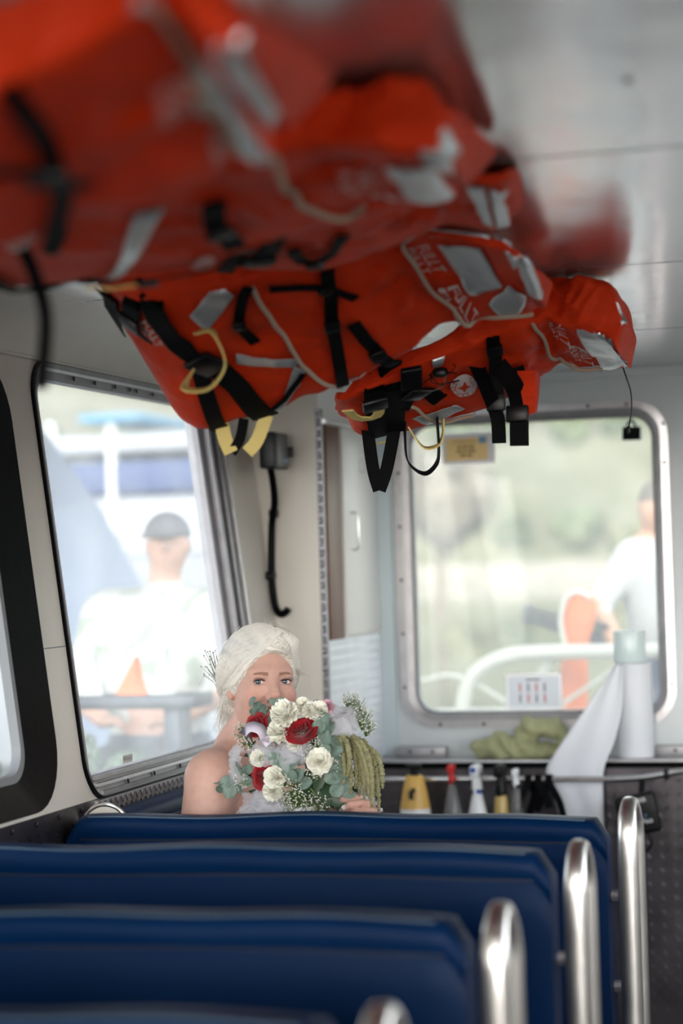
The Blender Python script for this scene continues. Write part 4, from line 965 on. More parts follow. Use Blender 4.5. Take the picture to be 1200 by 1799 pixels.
# hair: soft volume swept from a side parting, with loose strands over it
def hair_mat(name, c0, c1, flow):
    """white hair: fine streaks running along the combing direction"""
    m = mat(name, c1, 0.42, spec=0.4); nt = m.node_tree; bs = nt.nodes['Principled BSDF']
    tc = nt.nodes.new('ShaderNodeTexCoord'); outs = []
    for fl in flow:
        c = Vector(fl).normalized(); a = c.orthogonal().normalized(); b = c.cross(a); cb_ = nt.nodes.new('ShaderNodeCombineXYZ')
        for k, (d, sc) in enumerate(((a, 330.0), (b, 330.0), (c, 14.0))):
            n = nt.nodes.new('ShaderNodeVectorMath'); n.operation = 'DOT_PRODUCT'; n.inputs[1].default_value = d*sc
            nt.links.new(tc.outputs['Object'], n.inputs[0]); nt.links.new(n.outputs['Value'], cb_.inputs[k])
        z_ = nt.nodes.new('ShaderNodeTexNoise'); z_.inputs['Scale'].default_value = 1.0; z_.inputs['Detail'].default_value = 3
        nt.links.new(cb_.outputs[0], z_.inputs['Vector']); outs.append(z_)
    sd = nt.nodes.new('ShaderNodeVectorMath'); sd.operation = 'DOT_PRODUCT'; sd.inputs[1].default_value = Vector(HR[0]); nt.links.new(tc.outputs['Object'], sd.inputs[0])
    gt = nt.nodes.new('ShaderNodeMath'); gt.operation = 'GREATER_THAN'; gt.inputs[1].default_value = float(HC@HR[0])-0.012; nt.links.new(sd.outputs['Value'], gt.inputs[0])
    nz = nt.nodes.new('ShaderNodeMix'); nt.links.new(gt.outputs[0], nz.inputs[0]); nt.links.new(outs[1].outputs[0], nz.inputs[2]); nt.links.new(outs[0].outputs[0], nz.inputs[3])
    mr = nt.nodes.new('ShaderNodeMapRange'); mr.inputs[1].default_value = 0.32; mr.inputs[2].default_value = 0.62; nt.links.new(nz.outputs[0], mr.inputs[0])
    mx = nt.nodes.new('ShaderNodeMix'); mx.data_type = 'RGBA'; mx.inputs[6].default_value = c0; mx.inputs[7].default_value = c1
    nt.links.new(mr.outputs[0], mx.inputs[0]); nt.links.new(mx.outputs[2], bs.inputs['Base Color'])
    bp = nt.nodes.new('ShaderNodeBump'); bp.inputs['Strength'].default_value = 0.5; bp.inputs['Distance'].default_value = 0.002
    nt.links.new(nz.outputs[0], bp.inputs['Height']); nt.links.new(bp.outputs[0], bs.inputs['Normal']); return m
M['hair'] = hair_mat('white_hair', srgb(176, 169, 160), srgb(240, 235, 226), [np.array((0.62, -0.42, -0.66))@HR, np.array((-0.62, 0.10, -0.78))@HR])
M['strand'] = mat('white_hair_strand', srgb(244, 240, 232), 0.4, spec=0.4)
def hair_sdf(P):
    q = to_head(P); x, y, z = q[..., 0], q[..., 1], q[..., 2]
    d = s_ell(q, (0, -0.022, 0.034), (0.089, 0.104, 0.096))
    d = smin(d, s_ell(q, (0.050, -0.045, 0.000), (0.042, 0.062, 0.060)), 0.03)      # fuller at the near side
    d = smin(d, s_ell(q, (-0.050, -0.045, 0.000), (0.040, 0.060, 0.060)), 0.03)
    d = smin(d, s_ell(q, (0.030, -0.085, -0.045), (0.045, 0.035, 0.050)), 0.03)     # gathered at the nape
    d = smin(d, s_ell(q, (-0.026, 0.042, 0.088), (0.045, 0.040, 0.026)), 0.03)      # swept front
    d = smin(d, s_ell(q, (-0.018, 0.060, 0.098), (0.030, 0.028, 0.022)), 0.02)
    # open face: cut a volume in front of the hairline
    face = s_ell(q, (-0.004, 0.100, -0.020), (0.072, 0.083, 0.092))
    face = smin(face, s_ell(q, (0.020, 0.085, -0.090), (0.090, 0.090, 0.075)), 0.03)
    d = smax(d, -face, 0.012)
    low = s_ell(q, (0, 0.015, -0.105), (0.10, 0.062, 0.085))
    d = smax(d, -low, 0.015)
    return d*HS
V, F = sdf_mesh(hair_sdf, HC-[0.15, 0.15, 0.14], HC+[0.15, 0.15, 0.15], 0.0032)
hair = obj('hair', np_mesh(V, F, 'hair'), M['hair'], woman)

def strands(name, guides, count, spread, r=0.00075, seed=1, nseg=8, parent=None, m='strand', fray=0.0):
    rr = random.Random(seed); L = []
    for _ in range(count):
        g = rr.random()*(len(guides)-1) if len(guides) > 1 else 0; i = int(min(g, max(0, len(guides)-2))); t = g-i
        ga, gb = guides[i], guides[min(i+1, len(guides)-1)]
        ctrl = [tuple(a*(1-t)+b*t for a, b in zip(p, q)) for p, q in zip(ga, gb)]
        off = np.array([rr.gauss(0, spread) for _ in range(3)]); en = np.array([rr.gauss(0, spread*1.5+fray) for _ in range(3)])
        P = path_pts(ctrl, max(2, nseg//(len(ctrl)-1))); end = rr.uniform(0.75, 1.0) if fray else rr.uniform(0.85, 1)
        P = np.array(P[:max(3, int(len(P)*end))]); j = np.linspace(0, 1, len(P))[:, None]
        L.append(HC+HS*((P+off*(1-j)*0.8+en*j)@HR))
    if not fray:      # lay the strands on the hair volume
        A = np.concatenate(L).astype(np.float32)
        for _ in range(4):
            d = hair_sdf(A); g = np.stack([hair_sdf(A+np.eye(3, dtype=np.float32)[k]*0.002)-d for k in range(3)], 1); g /= np.linalg.norm(g, axis=1, keepdims=True)+1e-9
            A = A+g*np.clip(0.0013-d, -0.004, 0.03)[:, None]
        k = 0
        for i in range(len(L)): n = len(L[i]); L[i] = A[k:k+n].astype(float); k += n
    v = []; f = []
    for pts in L:
        N = len(pts); k0 = len(v); tt = np.gradient(pts, axis=0); tt /= np.linalg.norm(tt, axis=1, keepdims=True)+1e-9
        a = np.cross(tt, (0.3, 0.2, 0.93)); a /= np.linalg.norm(a, axis=1, keepdims=True)+1e-9; b = np.cross(tt, a); rad = (r*(1-0.7*np.linspace(0, 1, N)))[:, None]
        R = np.stack([pts+(a*math.cos(an)+b*math.sin(an))*rad for an in (0, 2.094, 4.189)], 1).reshape(-1, 3)
        v += R.tolist()
        for j in range(N-1):
            for e in range(3): f.append((k0+j*3+e, k0+j*3+(e+1) % 3, k0+(j+1)*3+(e+1) % 3, k0+(j+1)*3+e))
    return obj(name, mesh_py(v, f, 180), M[m], parent or hair, kind='stuff')
# her right side (left in the picture): from the parting over the temple, back behind the ear
part = [(-0.020, 0.070, 0.112), (-0.022, 0.040, 0.126), (-0.020, 0.005, 0.133), (-0.015, -0.035, 0.130), (-0.010, -0.075, 0.112)]
side = [[(0.030, 0.084, 0.076), (0.048, 0.074, 0.058), (0.062, 0.058, 0.032), (0.071, 0.038, 0.008), (0.078, 0.014, -0.010), (0.083, -0.015, -0.020)],
        [(-0.015, 0.077, 0.107), (0.018, 0.086, 0.085), (0.048, 0.069, 0.055), (0.066, 0.050, 0.020), (0.079, 0.012, -0.006), (0.084, -0.030, -0.022)],
        [part[0], (0.022, 0.078, 0.094), (0.060, 0.050, 0.060), (0.082, 0.012, 0.020), (0.088, -0.030, -0.020), (0.070, -0.075, -0.045)],
        [part[1], (0.030, 0.052, 0.112), (0.072, 0.020, 0.072), (0.090, -0.015, 0.025), (0.090, -0.050, -0.015), (0.066, -0.088, -0.045)],
        [part[2], (0.035, 0.005, 0.122), (0.078, -0.012, 0.078), (0.093, -0.035, 0.028), (0.086, -0.070, -0.012), (0.056, -0.100, -0.045)],
        [part[3], (0.032, -0.045, 0.120), (0.074, -0.055, 0.075), (0.086, -0.070, 0.022), (0.074, -0.094, -0.018), (0.045, -0.110, -0.050)],
        [part[4], (0.025, -0.095, 0.098), (0.055, -0.105, 0.055), (0.062, -0.110, 0.010), (0.050, -0.115, -0.030), (0.03, -0.118, -0.060)]]
strands('strands', side, 900, 0.0022, 0.0005, 1)
# her left side (right in the picture): a curved lock over the forehead flicking outwards
other = [[part[0], (-0.034, 0.084, 0.094), (-0.056, 0.080, 0.060), (-0.074, 0.062, 0.034), (-0.092, 0.048, 0.020), (-0.118, 0.045, 0.012)],
         [part[1], (-0.050, 0.062, 0.110), (-0.078, 0.050, 0.072), (-0.090, 0.030, 0.040), (-0.100, 0.020, 0.018), (-0.116, 0.030, 0.010)],
         [part[2], (-0.056, 0.020, 0.118), (-0.086, 0.010, 0.074), (-0.094, 0.000, 0.030), (-0.094, -0.010, -0.005), (-0.090, -0.02, -0.025)],
         [part[3], (-0.050, -0.040, 0.116), (-0.082, -0.040, 0.070), (-0.092, -0.040, 0.025), (-0.088, -0.05, -0.015), (-0.075, -0.07, -0.045)]]
strands('strands', other, 620, 0.0022, 0.0005, 2)
fringe = [[(-0.020, 0.072, 0.112), (0.000, 0.087, 0.100), (0.012, 0.088, 0.085), (-0.004, 0.097, 0.070), (-0.030, 0.097, 0.062), (-0.052, 0.086, 0.058)],
          [(-0.020, 0.070, 0.113), (0.020, 0.082, 0.096), (0.026, 0.084, 0.082), (0.006, 0.095, 0.073), (-0.026, 0.098, 0.067), (-0.05, 0.088, 0.062)]]
strands('strands', fringe, 220, 0.0016, 0.0006, 3)
nape = [[(0.070, -0.060, -0.030), (0.074, -0.075, -0.065), (0.070, -0.080, -0.100), (0.078, -0.070, -0.125)], [(0.040, -0.10, -0.04), (0.052, -0.11, -0.08), (0.056, -0.105, -0.12), (0.066, -0.09, -0.14)]]
strands('strands', nape, 170, 0.005, 0.0007, 4, fray=0.008)
wisps = [[(0.05, -0.02, 0.115), (0.09, -0.03, 0.07), (0.102, -0.04, 0.02), (0.10, -0.06, -0.03)], [(-0.03, 0.02, 0.128), (-0.08, 0.02, 0.095), (-0.105, 0.02, 0.05), (-0.115, 0.03, 0.0)]]
strands('strands', wisps, 60, 0.008, 0.0004, 5, fray=0.006)
# sprig of dried blossom pinned behind
mb = MB(); rr = random.Random(5)
M['sprig'] = mat('dried_sprig', srgb(120, 128, 110), 0.7)
for i in range(26):
    a = from_head((0.082+rr.uniform(-0.004, 0.004), -0.070+rr.uniform(-0.01, 0.01), -0.03)); b = from_head((0.098+rr.gauss(0, 0.009), -0.085+rr.gauss(0, 0.02), 0.005+rr.random()*0.06))
    mb.tube([a, (a+b)/2+np.array((0.003, 0, 0.004)), b], 0.0005, 4)
    mb.lathe([(0.0004, -0.0018), (0.0019, 0), (0.0004, 0.0018)], 6, tuple(b))
mb.build('hair_sprig', M['sprig'], woman)

# dress, necklace, ring, nails
M['dress'] = mat('white_dress', srgb(236, 235, 236), 0.6, bump=0.2, bscale=80)
def dress_sdf(P):
    d = body_noarms(P)-0.007
    sk = s_ell(P, (-1.40, 4.592, 0.565), (0.28, 0.20, 0.105))
    sk = smin(sk, s_cap(P, (-1.185, 4.592, 0.50), (-1.17, 4.592, 0.16), 0.15, 0.19), 0.08)
    d = smin(d, sk, 0.05)
    zt = 0.958+0.25*(P[:, 0]+1.53)*0.15
    return np.maximum(d, np.maximum(P[:, 2]-zt, 0.012-P[:, 2]))
def body_noarms(P):
    d = s_ell(P, (-1.520, 4.592, 0.880), (0.110, 0.150, 0.165))
    d = smin(d, s_ell(P, (-1.440, 4.535, 0.880), (0.065, 0.062, 0.062)), 0.04)
    d = smin(d, s_ell(P, (-1.440, 4.650, 0.880), (0.065, 0.062, 0.062)), 0.04)
    d = smin(d, s_ell(P, (-1.530, 4.592, 0.700), (0.110, 0.140, 0.14)), 0.06)
    return smin(d, s_ell(P, (-1.535, 4.592, 0.575), (0.125, 0.170, 0.10)), 0.05)
V, F = sdf_mesh(dress_sdf, (-1.72, 4.32, 0.0), (-0.98, 4.84, 0.98), 0.008)
obj('dress', np_mesh(V, F, 'dress'), M['dress'], woman)
M['gold'] = mat('rose_gold', srgb(196, 148, 116), 0.3, metal=0.9)
mb = MB(); nk = []
for i in range(40):
    a = 2*PI*i/40; c = (n0*0.30+n1*0.70); nk.append((c[0]+0.0575*math.cos(a)*1.02, c[1]+0.0575*math.sin(a), c[2]+0.006*math.sin(a*1)-0.02*math.cos(a)))
mb.tube(nk, 0.0014, 6, closed=True)
mb.build('necklace', M['gold'], woman)
mb = MB(); c = Vector(FING[1][1])*0.55+Vector(FING[1][0])*0.45; tt = (Vector(FING[1][1])-Vector(FING[1][0])).normalized(); a = tt.orthogonal().normalized(); b = tt.cross(a)
mb.tube([c+a*0.0098*math.cos(k/20*2*PI)+b*0.0098*math.sin(k/20*2*PI) for k in range(20)], 0.0013, 6, closed=True)
rg = mb.build('ring', M['rail'], woman)
M['gem'] = mat('clear_gem', (0.9, 0.93, 0.95), 0.05, spec=1.0, coat=1.0)
mb = MB()
for k in range(7):
    an = k/6*2*PI; o = Vector((0, -0.0105, 0.004))+(Vector((math.cos(an)*0.0035, 0, math.sin(an)*0.0035)) if k < 6 else Vector((0, -0.001, 0)))
    mb.lathe([(0.0004, -0.0018), (0.0019, 0), (0.0010, 0.0013)], 8, tuple(c+o))
mb.build('stones', M['gem'], rg)
M['nail'] = mat('glitter_nail', srgb(222, 206, 206), 0.2, metal=0.3, bump=0.5, bscale=900, spec=0.8)
for fg in FING:
    tip, pj = Vector(fg[3]), Vector(fg[2]); tt = (tip-pj).normalized(); out = Vector((0.15, -0.85, 0.5)); out = (out-tt*out.dot(tt)).normalized(); w = tt.cross(out)
    mb = MB(); secs = []
    for k in range(6):
        q_ = k/5; c = tip+tt*(-0.008+0.017*q_)+out*(0.0062-0.0010*q_*q_); hw = 0.0048*(1-0.25*q_**3)
        secs.append([c+w*hw*e+out*(-0.0022*e*e) for e in (-1, -0.5, 0, 0.5, 1)])
    mb.loft(secs, cap=False, closed_sec=False); o = mb.build('fingernail', M['nail'], woman, smooth=180)
    md = o.modifiers.new('s', 'SOLIDIFY'); md.thickness = 0.0008
BQ = {'rose': [((-1.3063,4.335,1.1207),0.0342),((-1.4171,4.37,1.1333),0.0266),((-1.3912,4.335,1.0234),0.0304)],'bloom': [((-1.344,4.345,1.1568),0.0316),((-1.358,4.345,1.1178),0.0278),((-1.2894,4.36,1.1625),0.0215),((-1.2725,4.355,1.1651),0.0202),((-1.2646,4.325,1.0582),0.0291),((-1.3633,4.32,1.0249),0.0253),((-1.3709,4.325,0.9951),0.0228),((-1.4041,4.335,1.065),0.019),((-1.3229,4.345,1.0931),0.019),((-1.3124,4.37,1.1767),0.0164)],'pink': [((-1.2589,4.37,1.17),0.0164)],'tulle': [((-1.3961,4.34,1.0817),0.0329),((-1.3459,4.335,1.077),0.0354),((-1.309,4.34,1.0812),0.0278),((-1.2267,4.38,1.1457),0.0379),((-1.2429,4.38,1.1176),0.0278),((-1.4707,4.36,1.0629),0.0278),((-1.466,4.35,1.0194),0.0253),((-1.4134,4.335,0.9695),0.0379),((-1.3738,4.33,0.9519),0.0354),((-1.2087,4.4,1.1648),0.0228)],'leafs': [((-1.4322,4.385,1.1831),0.0126),((-1.4191,4.38,1.1746),0.0126),((-1.4247,4.38,1.1611),0.0126),((-1.4079,4.385,1.1667),0.0114),((-1.4025,4.375,1.1551),0.0114),((-1.3824,4.38,1.1829),0.0114),((-1.3643,4.38,1.1815),0.0126),((-1.3961,4.37,1.1406),0.0126),((-1.3807,4.37,1.138),0.0126),((-1.2775,4.36,1.1771),0.0126),((-1.26,4.345,1.1475),0.0177),((-1.2693,4.34,1.1297),0.0177),((-1.248,4.345,1.1267),0.019),((-1.2534,4.335,1.1057),0.019),((-1.231,4.345,1.1023),0.0164),((-1.2339,4.335,1.0813),0.019),((-1.2527,4.33,1.0819),0.0164),((-1.2297,4.335,1.0546),0.019),((-1.2486,4.33,1.0491),0.0177),((-1.2217,4.34,1.0323),0.0177),((-1.2407,4.335,1.0231),0.0177),((-1.2162,4.345,1.0099),0.0164),((-1.2315,4.335,0.9965),0.0164),((-1.2107,4.35,0.9863),0.0152),((-1.3763,4.325,1.0708),0.0126),((-1.3612,4.325,1.061),0.0152),((-1.3447,4.32,1.0492),0.0177),((-1.3282,4.325,1.0535),0.0164),((-1.33,4.32,1.0297),0.0177),((-1.3137,4.325,1.0292),0.0164),((-1.3544,4.325,1.0341),0.0152),((-1.3005,4.33,1.0116),0.0164),((-1.4525,4.335,1.0431),0.0177),((-1.4336,4.34,1.0401),0.0126),((-1.4845,4.35,1.0121),0.0152),((-1.497,4.355,0.9992),0.0139),((-1.4756,4.345,0.9929),0.0164),((-1.4571,4.345,1.0003),0.0152),((-1.4317,4.34,1.0155),0.0126),((-1.5114,4.36,1.0135),0.0101),((-1.2916,4.34,1.0239),0.019),((-1.2729,4.34,1.0117),0.019),((-1.2559,4.345,0.9929),0.0202),((-1.2815,4.345,0.9868),0.019),((-1.2404,4.355,0.9699),0.019),((-1.3007,4.345,0.9832),0.0177),((-1.2645,4.35,0.9656),0.019),((-1.3138,4.34,1.0057),0.0164),((-1.2258,4.36,0.9547),0.0177)],'gyp': [((-1.181,4.39,1.1494),0.0253),((-1.202,4.4,1.1758),0.0253),((-1.2183,4.4,1.1858),0.0177),((-1.1702,4.385,1.1289),0.0202),((-1.4508,4.36,1.1171),0.0228),((-1.4394,4.355,1.0965),0.0177),((-1.2707,4.34,1.0847),0.0253),((-1.2886,4.335,1.0731),0.0177),((-1.3324,4.325,1.0012),0.0304),((-1.3179,4.325,0.9769),0.0329),((-1.3398,4.325,0.9684),0.0253),((-1.2817,4.33,0.9606),0.0354),((-1.4472,4.34,1.0156),0.0177),((-1.2324,4.335,1.0486),0.0126),((-1.3854,4.335,1.0454),0.0126),((-1.2741,4.325,1.0376),0.0202)],'amaranth': [[(-1.2443,4.3733,1.0949),(-1.2281,4.3533,1.1064),(-1.2192,4.3413,1.0846),(-1.2134,4.3383,1.0417),(-1.2177,4.3413,1.0079)],[(-1.238,4.3789,1.0993),(-1.2219,4.3589,1.1107),(-1.209,4.3469,1.0786),(-1.2018,4.3439,1.0281),(-1.2048,4.3469,0.9867)],[(-1.23,4.3673,1.0905),(-1.214,4.3473,1.1019),(-1.204,4.3353,1.0884),(-1.2009,4.3323,1.0518),(-1.208,4.3353,1.0243)],[(-1.2304,4.3971,1.0976),(-1.2143,4.3771,1.1091),(-1.1916,4.3651,1.0744),(-1.1869,4.3621,1.0219),(-1.1923,4.3651,0.9785)],[(-1.2242,4.3918,1.0858),(-1.2082,4.3718,1.0973),(-1.198,4.3598,1.0749),(-1.1928,4.3568,1.0316),(-1.1979,4.3598,0.9974)],[(-1.214,4.3838,1.0963),(-1.1981,4.3638,1.1077),(-1.1814,4.3518,1.0717),(-1.1738,4.3488,1.0183),(-1.1763,4.3518,0.974)],[(-1.2057,4.371,1.0876),(-1.1898,4.351,1.099),(-1.1725,4.339,1.0695),(-1.1625,4.336,1.021),(-1.1626,4.339,0.9815)],[(-1.2009,4.3725,1.0923),(-1.185,4.3525,1.1037),(-1.1588,4.3405,1.0626),(-1.1538,4.3375,1.0054),(-1.1588,4.3405,0.9572)],[(-1.1994,4.394,1.083),(-1.1835,4.374,1.0945),(-1.1569,4.362,1.0658),(-1.1503,4.359,1.0178),(-1.1537,4.362,0.9789)],[(-1.194,4.393,1.0855),(-1.1781,4.373,1.097),(-1.1577,4.361,1.0552),(-1.1472,4.358,0.9974),(-1.1468,4.361,0.9487)],[(-1.1846,4.3758,1.0748),(-1.1688,4.3558,1.0863),(-1.1416,4.3438,1.0689),(-1.1324,4.3408,1.0295),(-1.1333,4.3438,0.9991)],[(-1.2317,4.3906,1.081),(-1.2156,4.3706,1.0926),(-1.1891,4.3586,1.0784),(-1.183,4.3556,1.0413),(-1.187,4.3586,1.0133)],[(-1.2459,4.3958,1.0806),(-1.2298,4.3758,1.0922),(-1.2217,4.3638,1.0888),(-1.216,4.3608,1.0596),(-1.2204,4.3638,1.0396)],[(-1.2026,4.3862,1.0764),(-1.1867,4.3662,1.0879),(-1.1597,4.3542,1.0816),(-1.1511,4.3512,1.0503),(-1.1526,4.3542,1.0282)]],'stem': [[(-1.3143,4.36,1.1015),(-1.2789,4.3725,1.0199),(-1.2309,4.392,0.9533),(-1.1941,4.405,0.9065)],[(-1.3526,4.37,1.1254),(-1.2979,4.3775,1.0316),(-1.2309,4.392,0.9533),(-1.1898,4.405,0.9065)],[(-1.3995,4.36,1.0097),(-1.3213,4.3725,0.9739),(-1.2309,4.392,0.9533),(-1.1843,4.405,0.9066)],[(-1.2724,4.35,1.0411),(-1.258,4.3675,0.9898),(-1.2309,4.392,0.9533),(-1.199,4.405,0.9065)],[(-1.3721,4.345,0.9929),(-1.3078,4.365,0.9656),(-1.2309,4.392,0.9533),(-1.1871,4.405,0.9065)],[(-1.2946,4.375,1.1368),(-1.269,4.38,1.0374),(-1.2309,4.392,0.9533),(-1.1969,4.405,0.9065)],[(-1.2393,4.36,1.0522),(-1.2414,4.3725,0.9954),(-1.2309,4.392,0.9533),(-1.2033,4.405,0.9065)],[(-1.3221,4.335,1.0184),(-1.2829,4.36,0.9784),(-1.2309,4.392,0.9533),(-1.1926,4.405,0.9065)],[(-1.3314,4.33,1.0007),(-1.2876,4.3575,0.9695),(-1.2309,4.392,0.9533),(-1.1914,4.405,0.9065)],[(-1.2909,4.335,1.0001),(-1.2673,4.36,0.9693),(-1.2309,4.392,0.9533),(-1.1964,4.405,0.9065)],[(-1.3103,4.335,0.988),(-1.277,4.36,0.9632),(-1.2309,4.392,0.9533),(-1.1941,4.405,0.9065)]]}
# ------------------------------------------------------------------ the bouquet
M['red'] = mat('red_petal', srgb(140, 8, 22), 0.5, var=0.3, vscale=60, spec=0.3, sheen=0.2)
M['whitepetal'] = mat('white_petal', srgb(250, 248, 236), 0.55, var=0.04, vscale=50, sub=0.1)
M['pinkpetal'] = mat('pink_petal', srgb(222, 176, 192), 0.55)
M['lilac'] = mat('lilac_ribbon', srgb(206, 196, 212), 0.4)
M['leaf'] = mat('eucalyptus_leaf', srgb(92, 112, 96), 0.5, var=0.25, vscale=1.1, col2=srgb(128, 148, 138))
M['leafd'] = mat('dark_leaf', srgb(48, 70, 46), 0.45, var=0.3, vscale=20)
M['stem'] = mat('green_stem', srgb(92, 116, 62), 0.5)
M['gyp'] = mat('tiny_white_blossom', srgb(232, 230, 222), 0.6)
M['amar'] = mat('pale_green_amaranth', srgb(160, 156, 114), 0.7, var=0.25, vscale=120, bump=1.0, bscale=260)
def tulle_mat():
    m = bpy.data.materials.new('white_tulle'); m.use_nodes = True; nt = m.node_tree; nt.nodes.clear()
    out = nt.nodes.new('ShaderNodeOutputMaterial'); tr = nt.nodes.new('ShaderNodeBsdfTransparent'); df = nt.nodes.new('ShaderNodeBsdfDiffuse'); tl = nt.nodes.new('ShaderNodeBsdfTranslucent')
    df.inputs[0].default_value = srgb(238, 238, 243); tl.inputs[0].default_value = srgb(238, 238, 243)
    a = nt.nodes.new('ShaderNodeMixShader'); b = nt.nodes.new('ShaderNodeMixShader'); a.inputs[0].default_value = 0.4; b.inputs[0].default_value = 0.38
    nt.links.new(df.outputs[0], a.inputs[1]); nt.links.new(tl.outputs[0], a.inputs[2]); nt.links.new(tr.outputs[0], b.inputs[1]); nt.links.new(a.outputs[0], b.inputs[2]); nt.links.new(b.outputs[0], out.inputs[0])
    return m
M['tulle'] = tulle_mat()
BB = Vector((-1.235, 4.42, 0.955))
bq = thing('bouquet', 'bridal bouquet of red roses, white blooms, eucalyptus and trailing green amaranth', 'bouquet', tuple(BB))
CAMV = Vector((0.30, -0.95, 0.10))
rr = random.Random(11)
def frame_to(p, bias=0.6, jit=0.25):
    d = (Vector(p)-BB).normalized()*(1-bias)+CAMV*bias+Vector((rr.uniform(-jit, jit), rr.uniform(-jit, jit), rr.uniform(-jit, jit)))
    m = d.normalized().to_track_quat('Z', 'Y').to_matrix().to_4x4() @ Matrix.Rotation(rr.uniform(0, 6.28), 4, 'Z'); m.translation = Vector(p); return m
def petal(mb, mt, rad, ang, r0, z0, w, tilt, ruffle, nu=6, nv=5, curl=0.0, seed=0):
    v = []; f = []
    for j in range(nv+1):
        q = j/nv
        for i in range(nu+1):
            u = (i/nu-0.5)*2; ww = w*math.sin(min(1, q*1.25+0.12)*PI*0.55)*u
            rr_ = r0+q*rad*math.cos(tilt)-abs(u)**2*rad*0.12*q
            z = z0+q*rad*math.sin(tilt)+ruffle*rad*math.sin(u*5+seed)*q*q+curl*rad*q**3-0.10*rad*(1-u*u)*(1-q)
            a = ang; x = rr_*math.cos(a)-ww*math.sin(a); y = rr_*math.sin(a)+ww*math.cos(a)
            v.append(mt @ Vector((x, y, z)))
    for j in range(nv):
        for i in range(nu): f.append((j*(nu+1)+i, j*(nu+1)+i+1, (j+1)*(nu+1)+i+1, (j+1)*(nu+1)+i))
    mb.add(v, f)
def bloom(name, p, r, m, kind):
    mt = frame_to(p, 0.55); mb = MB()
    if kind == 'rose':
        for L, (n, rd, tl, z) in enumerate(((3, .35, 1.45, .15), (4, .5, 1.25, .08), (5, .68, 1.0, 0), (6, .85, .75, -.08), (7, 1.0, .45, -.15))):
            for i in range(n): petal(mb, mt, r*rd, 2*PI*i/n+L*0.6, r*0.08*L*0.5, r*z, r*rd*0.62, tl, 0.03, curl=-0.18 if L > 2 else 0.05, seed=i)
    else:
        for L, (n, rd, tl, z) in enumerate(((5, .45, 1.35, .25), (7, .6, 1.15, .18), (9, .78, .9, .1), (10, .95, .6, 0), (11, 1.0, .3, -.1), (9, .95, -.05, -.2))):
            for i in range(n): petal(mb, mt, r*rd, 2*PI*i/n+L*0.5+rr.uniform(-.2, .2), r*0.05, r*(z+rr.uniform(-.06, .06)), r*0.42*(0.6+0.4*rd), tl+rr.uniform(-.15, .15), 0.14, nu=8, curl=0.10, seed=i*2.1+L)
    o = mb.build(name, M[m], bq, smooth=180)
    return o
for p, r in BQ['rose']: bloom('red_rose', p, r, 'red', 'rose')
for p, r in BQ['bloom']: bloom('white_bloom', p, r, 'whitepetal', 'carn')
for p, r in BQ['pink']: bloom('pink_bloom', p, r, 'pinkpetal', 'carn')
# ribbon loop
mb = MB(); lp = [(-1.425, 4.345, 1.105), (-1.430, 4.325, 1.122), (-1.415, 4.320, 1.134), (-1.396, 4.325, 1.128), (-1.388, 4.335, 1.108), (-1.395, 4.335, 1.098)]
mb.ribbon(path_pts(lp, 6), (0.2, -0.6, 0.77), 0.032, 0.0008); mb.build('ribbon_loop', M['lilac'], bq, smooth=180)
# tulle puffs
for p, r in BQ['tulle']:
    mt = frame_to(p, 0.5, 0.5); mb = MB(); ns = rr.uniform(0, 50)
    for L in range(3):
        v = []; f = []; nr, na = 8, 44; sc = r*(1.15-0.2*L)
        for j in range(nr+1):
            q = j/nr
            for i in range(na):
                a = 2*PI*i/na; nz = noise.noise(Vector((math.cos(a)*2+ns, math.sin(a)*2, q*2+L*3)))
                zz = sc*(0.55*(1-q*q)+0.07*q*math.sin(a*7+ns*3+L*2+3*nz)+0.75*nz*q+0.25*noise.noise(Vector((math.cos(a)*5+ns, math.sin(a)*5, q*5+L)))*q)-0.15*L*sc
                rad = sc*(q+0.18*nz*q); v.append(mt @ Vector((rad*math.cos(a), rad*math.sin(a), zz-0.3*sc)))
        for j in range(nr):
            for i in range(na): f.append((j*na+i, j*na+(i+1) % na, (j+1)*na+(i+1) % na, (j+1)*na+i))
        mb.add(v, f)
    mb.build('tulle', M['tulle'], bq, smooth=180)
# eucalyptus leaves: rounded blades with a folded midrib, shared mesh
def leaf_mesh(name, m, asp=0.9):
    v = []; f = []; nu, nv = 8, 8
    for j in range(nv+1):
        q = j/nv; w = math.sin(PI*(0.04+0.94*q))**0.55*asp
        for i in range(nu+1):
            u = i/nu*2-1; v.append((u*w, (q*2-0.1), 0.16*u*u*w-0.18*(q-0.5)**2))
    for j in range(nv):
        for i in range(nu): f.append((j*(nu+1)+i, j*(nu+1)+i+1, (j+1)*(nu+1)+i+1, (j+1)*(nu+1)+i))
    me = mesh_py(v, f, 180, name); me.materials.append(m); return me
lm = [leaf_mesh('leaf', M['leaf'], 0.92), leaf_mesh('leaf', M['leaf'], 0.7), leaf_mesh('leaf', M['leafd'], 0.6)]
for i, (p, r) in enumerate(BQ['leafs']):
    big = i >= 40
    o = obj('leaf', lm[2] if big else lm[rr.random() < 0.25], None, bq)
    d = frame_to(p, 0.62, 0.42)
    o.matrix_basis = d @ Matrix.Diagonal((r*1.02, r*1.02, r*1.02, 1)) @ Matrix.Translation((0, -0.9, 0))
# stems and twigs
for st_ in BQ['stem']:
    mb = MB(); mb.tube(path_pts(st_, 6), 0.0021, 6); mb.build('stem', M['stem'], bq)
mb = MB()
for i in range(0, 40, 1):
    p = Vector(BQ['leafs'][i][0]); q_ = Vector(BQ['leafs'][max(0, i-1)][0])
    if (p-q_).length < 0.05: mb.tube([p+Vector((0, 0.006, 0)), q_+Vector((0, 0.006, 0))], 0.0010, 5)
mb.build('twigs', M['leafd'], bq)
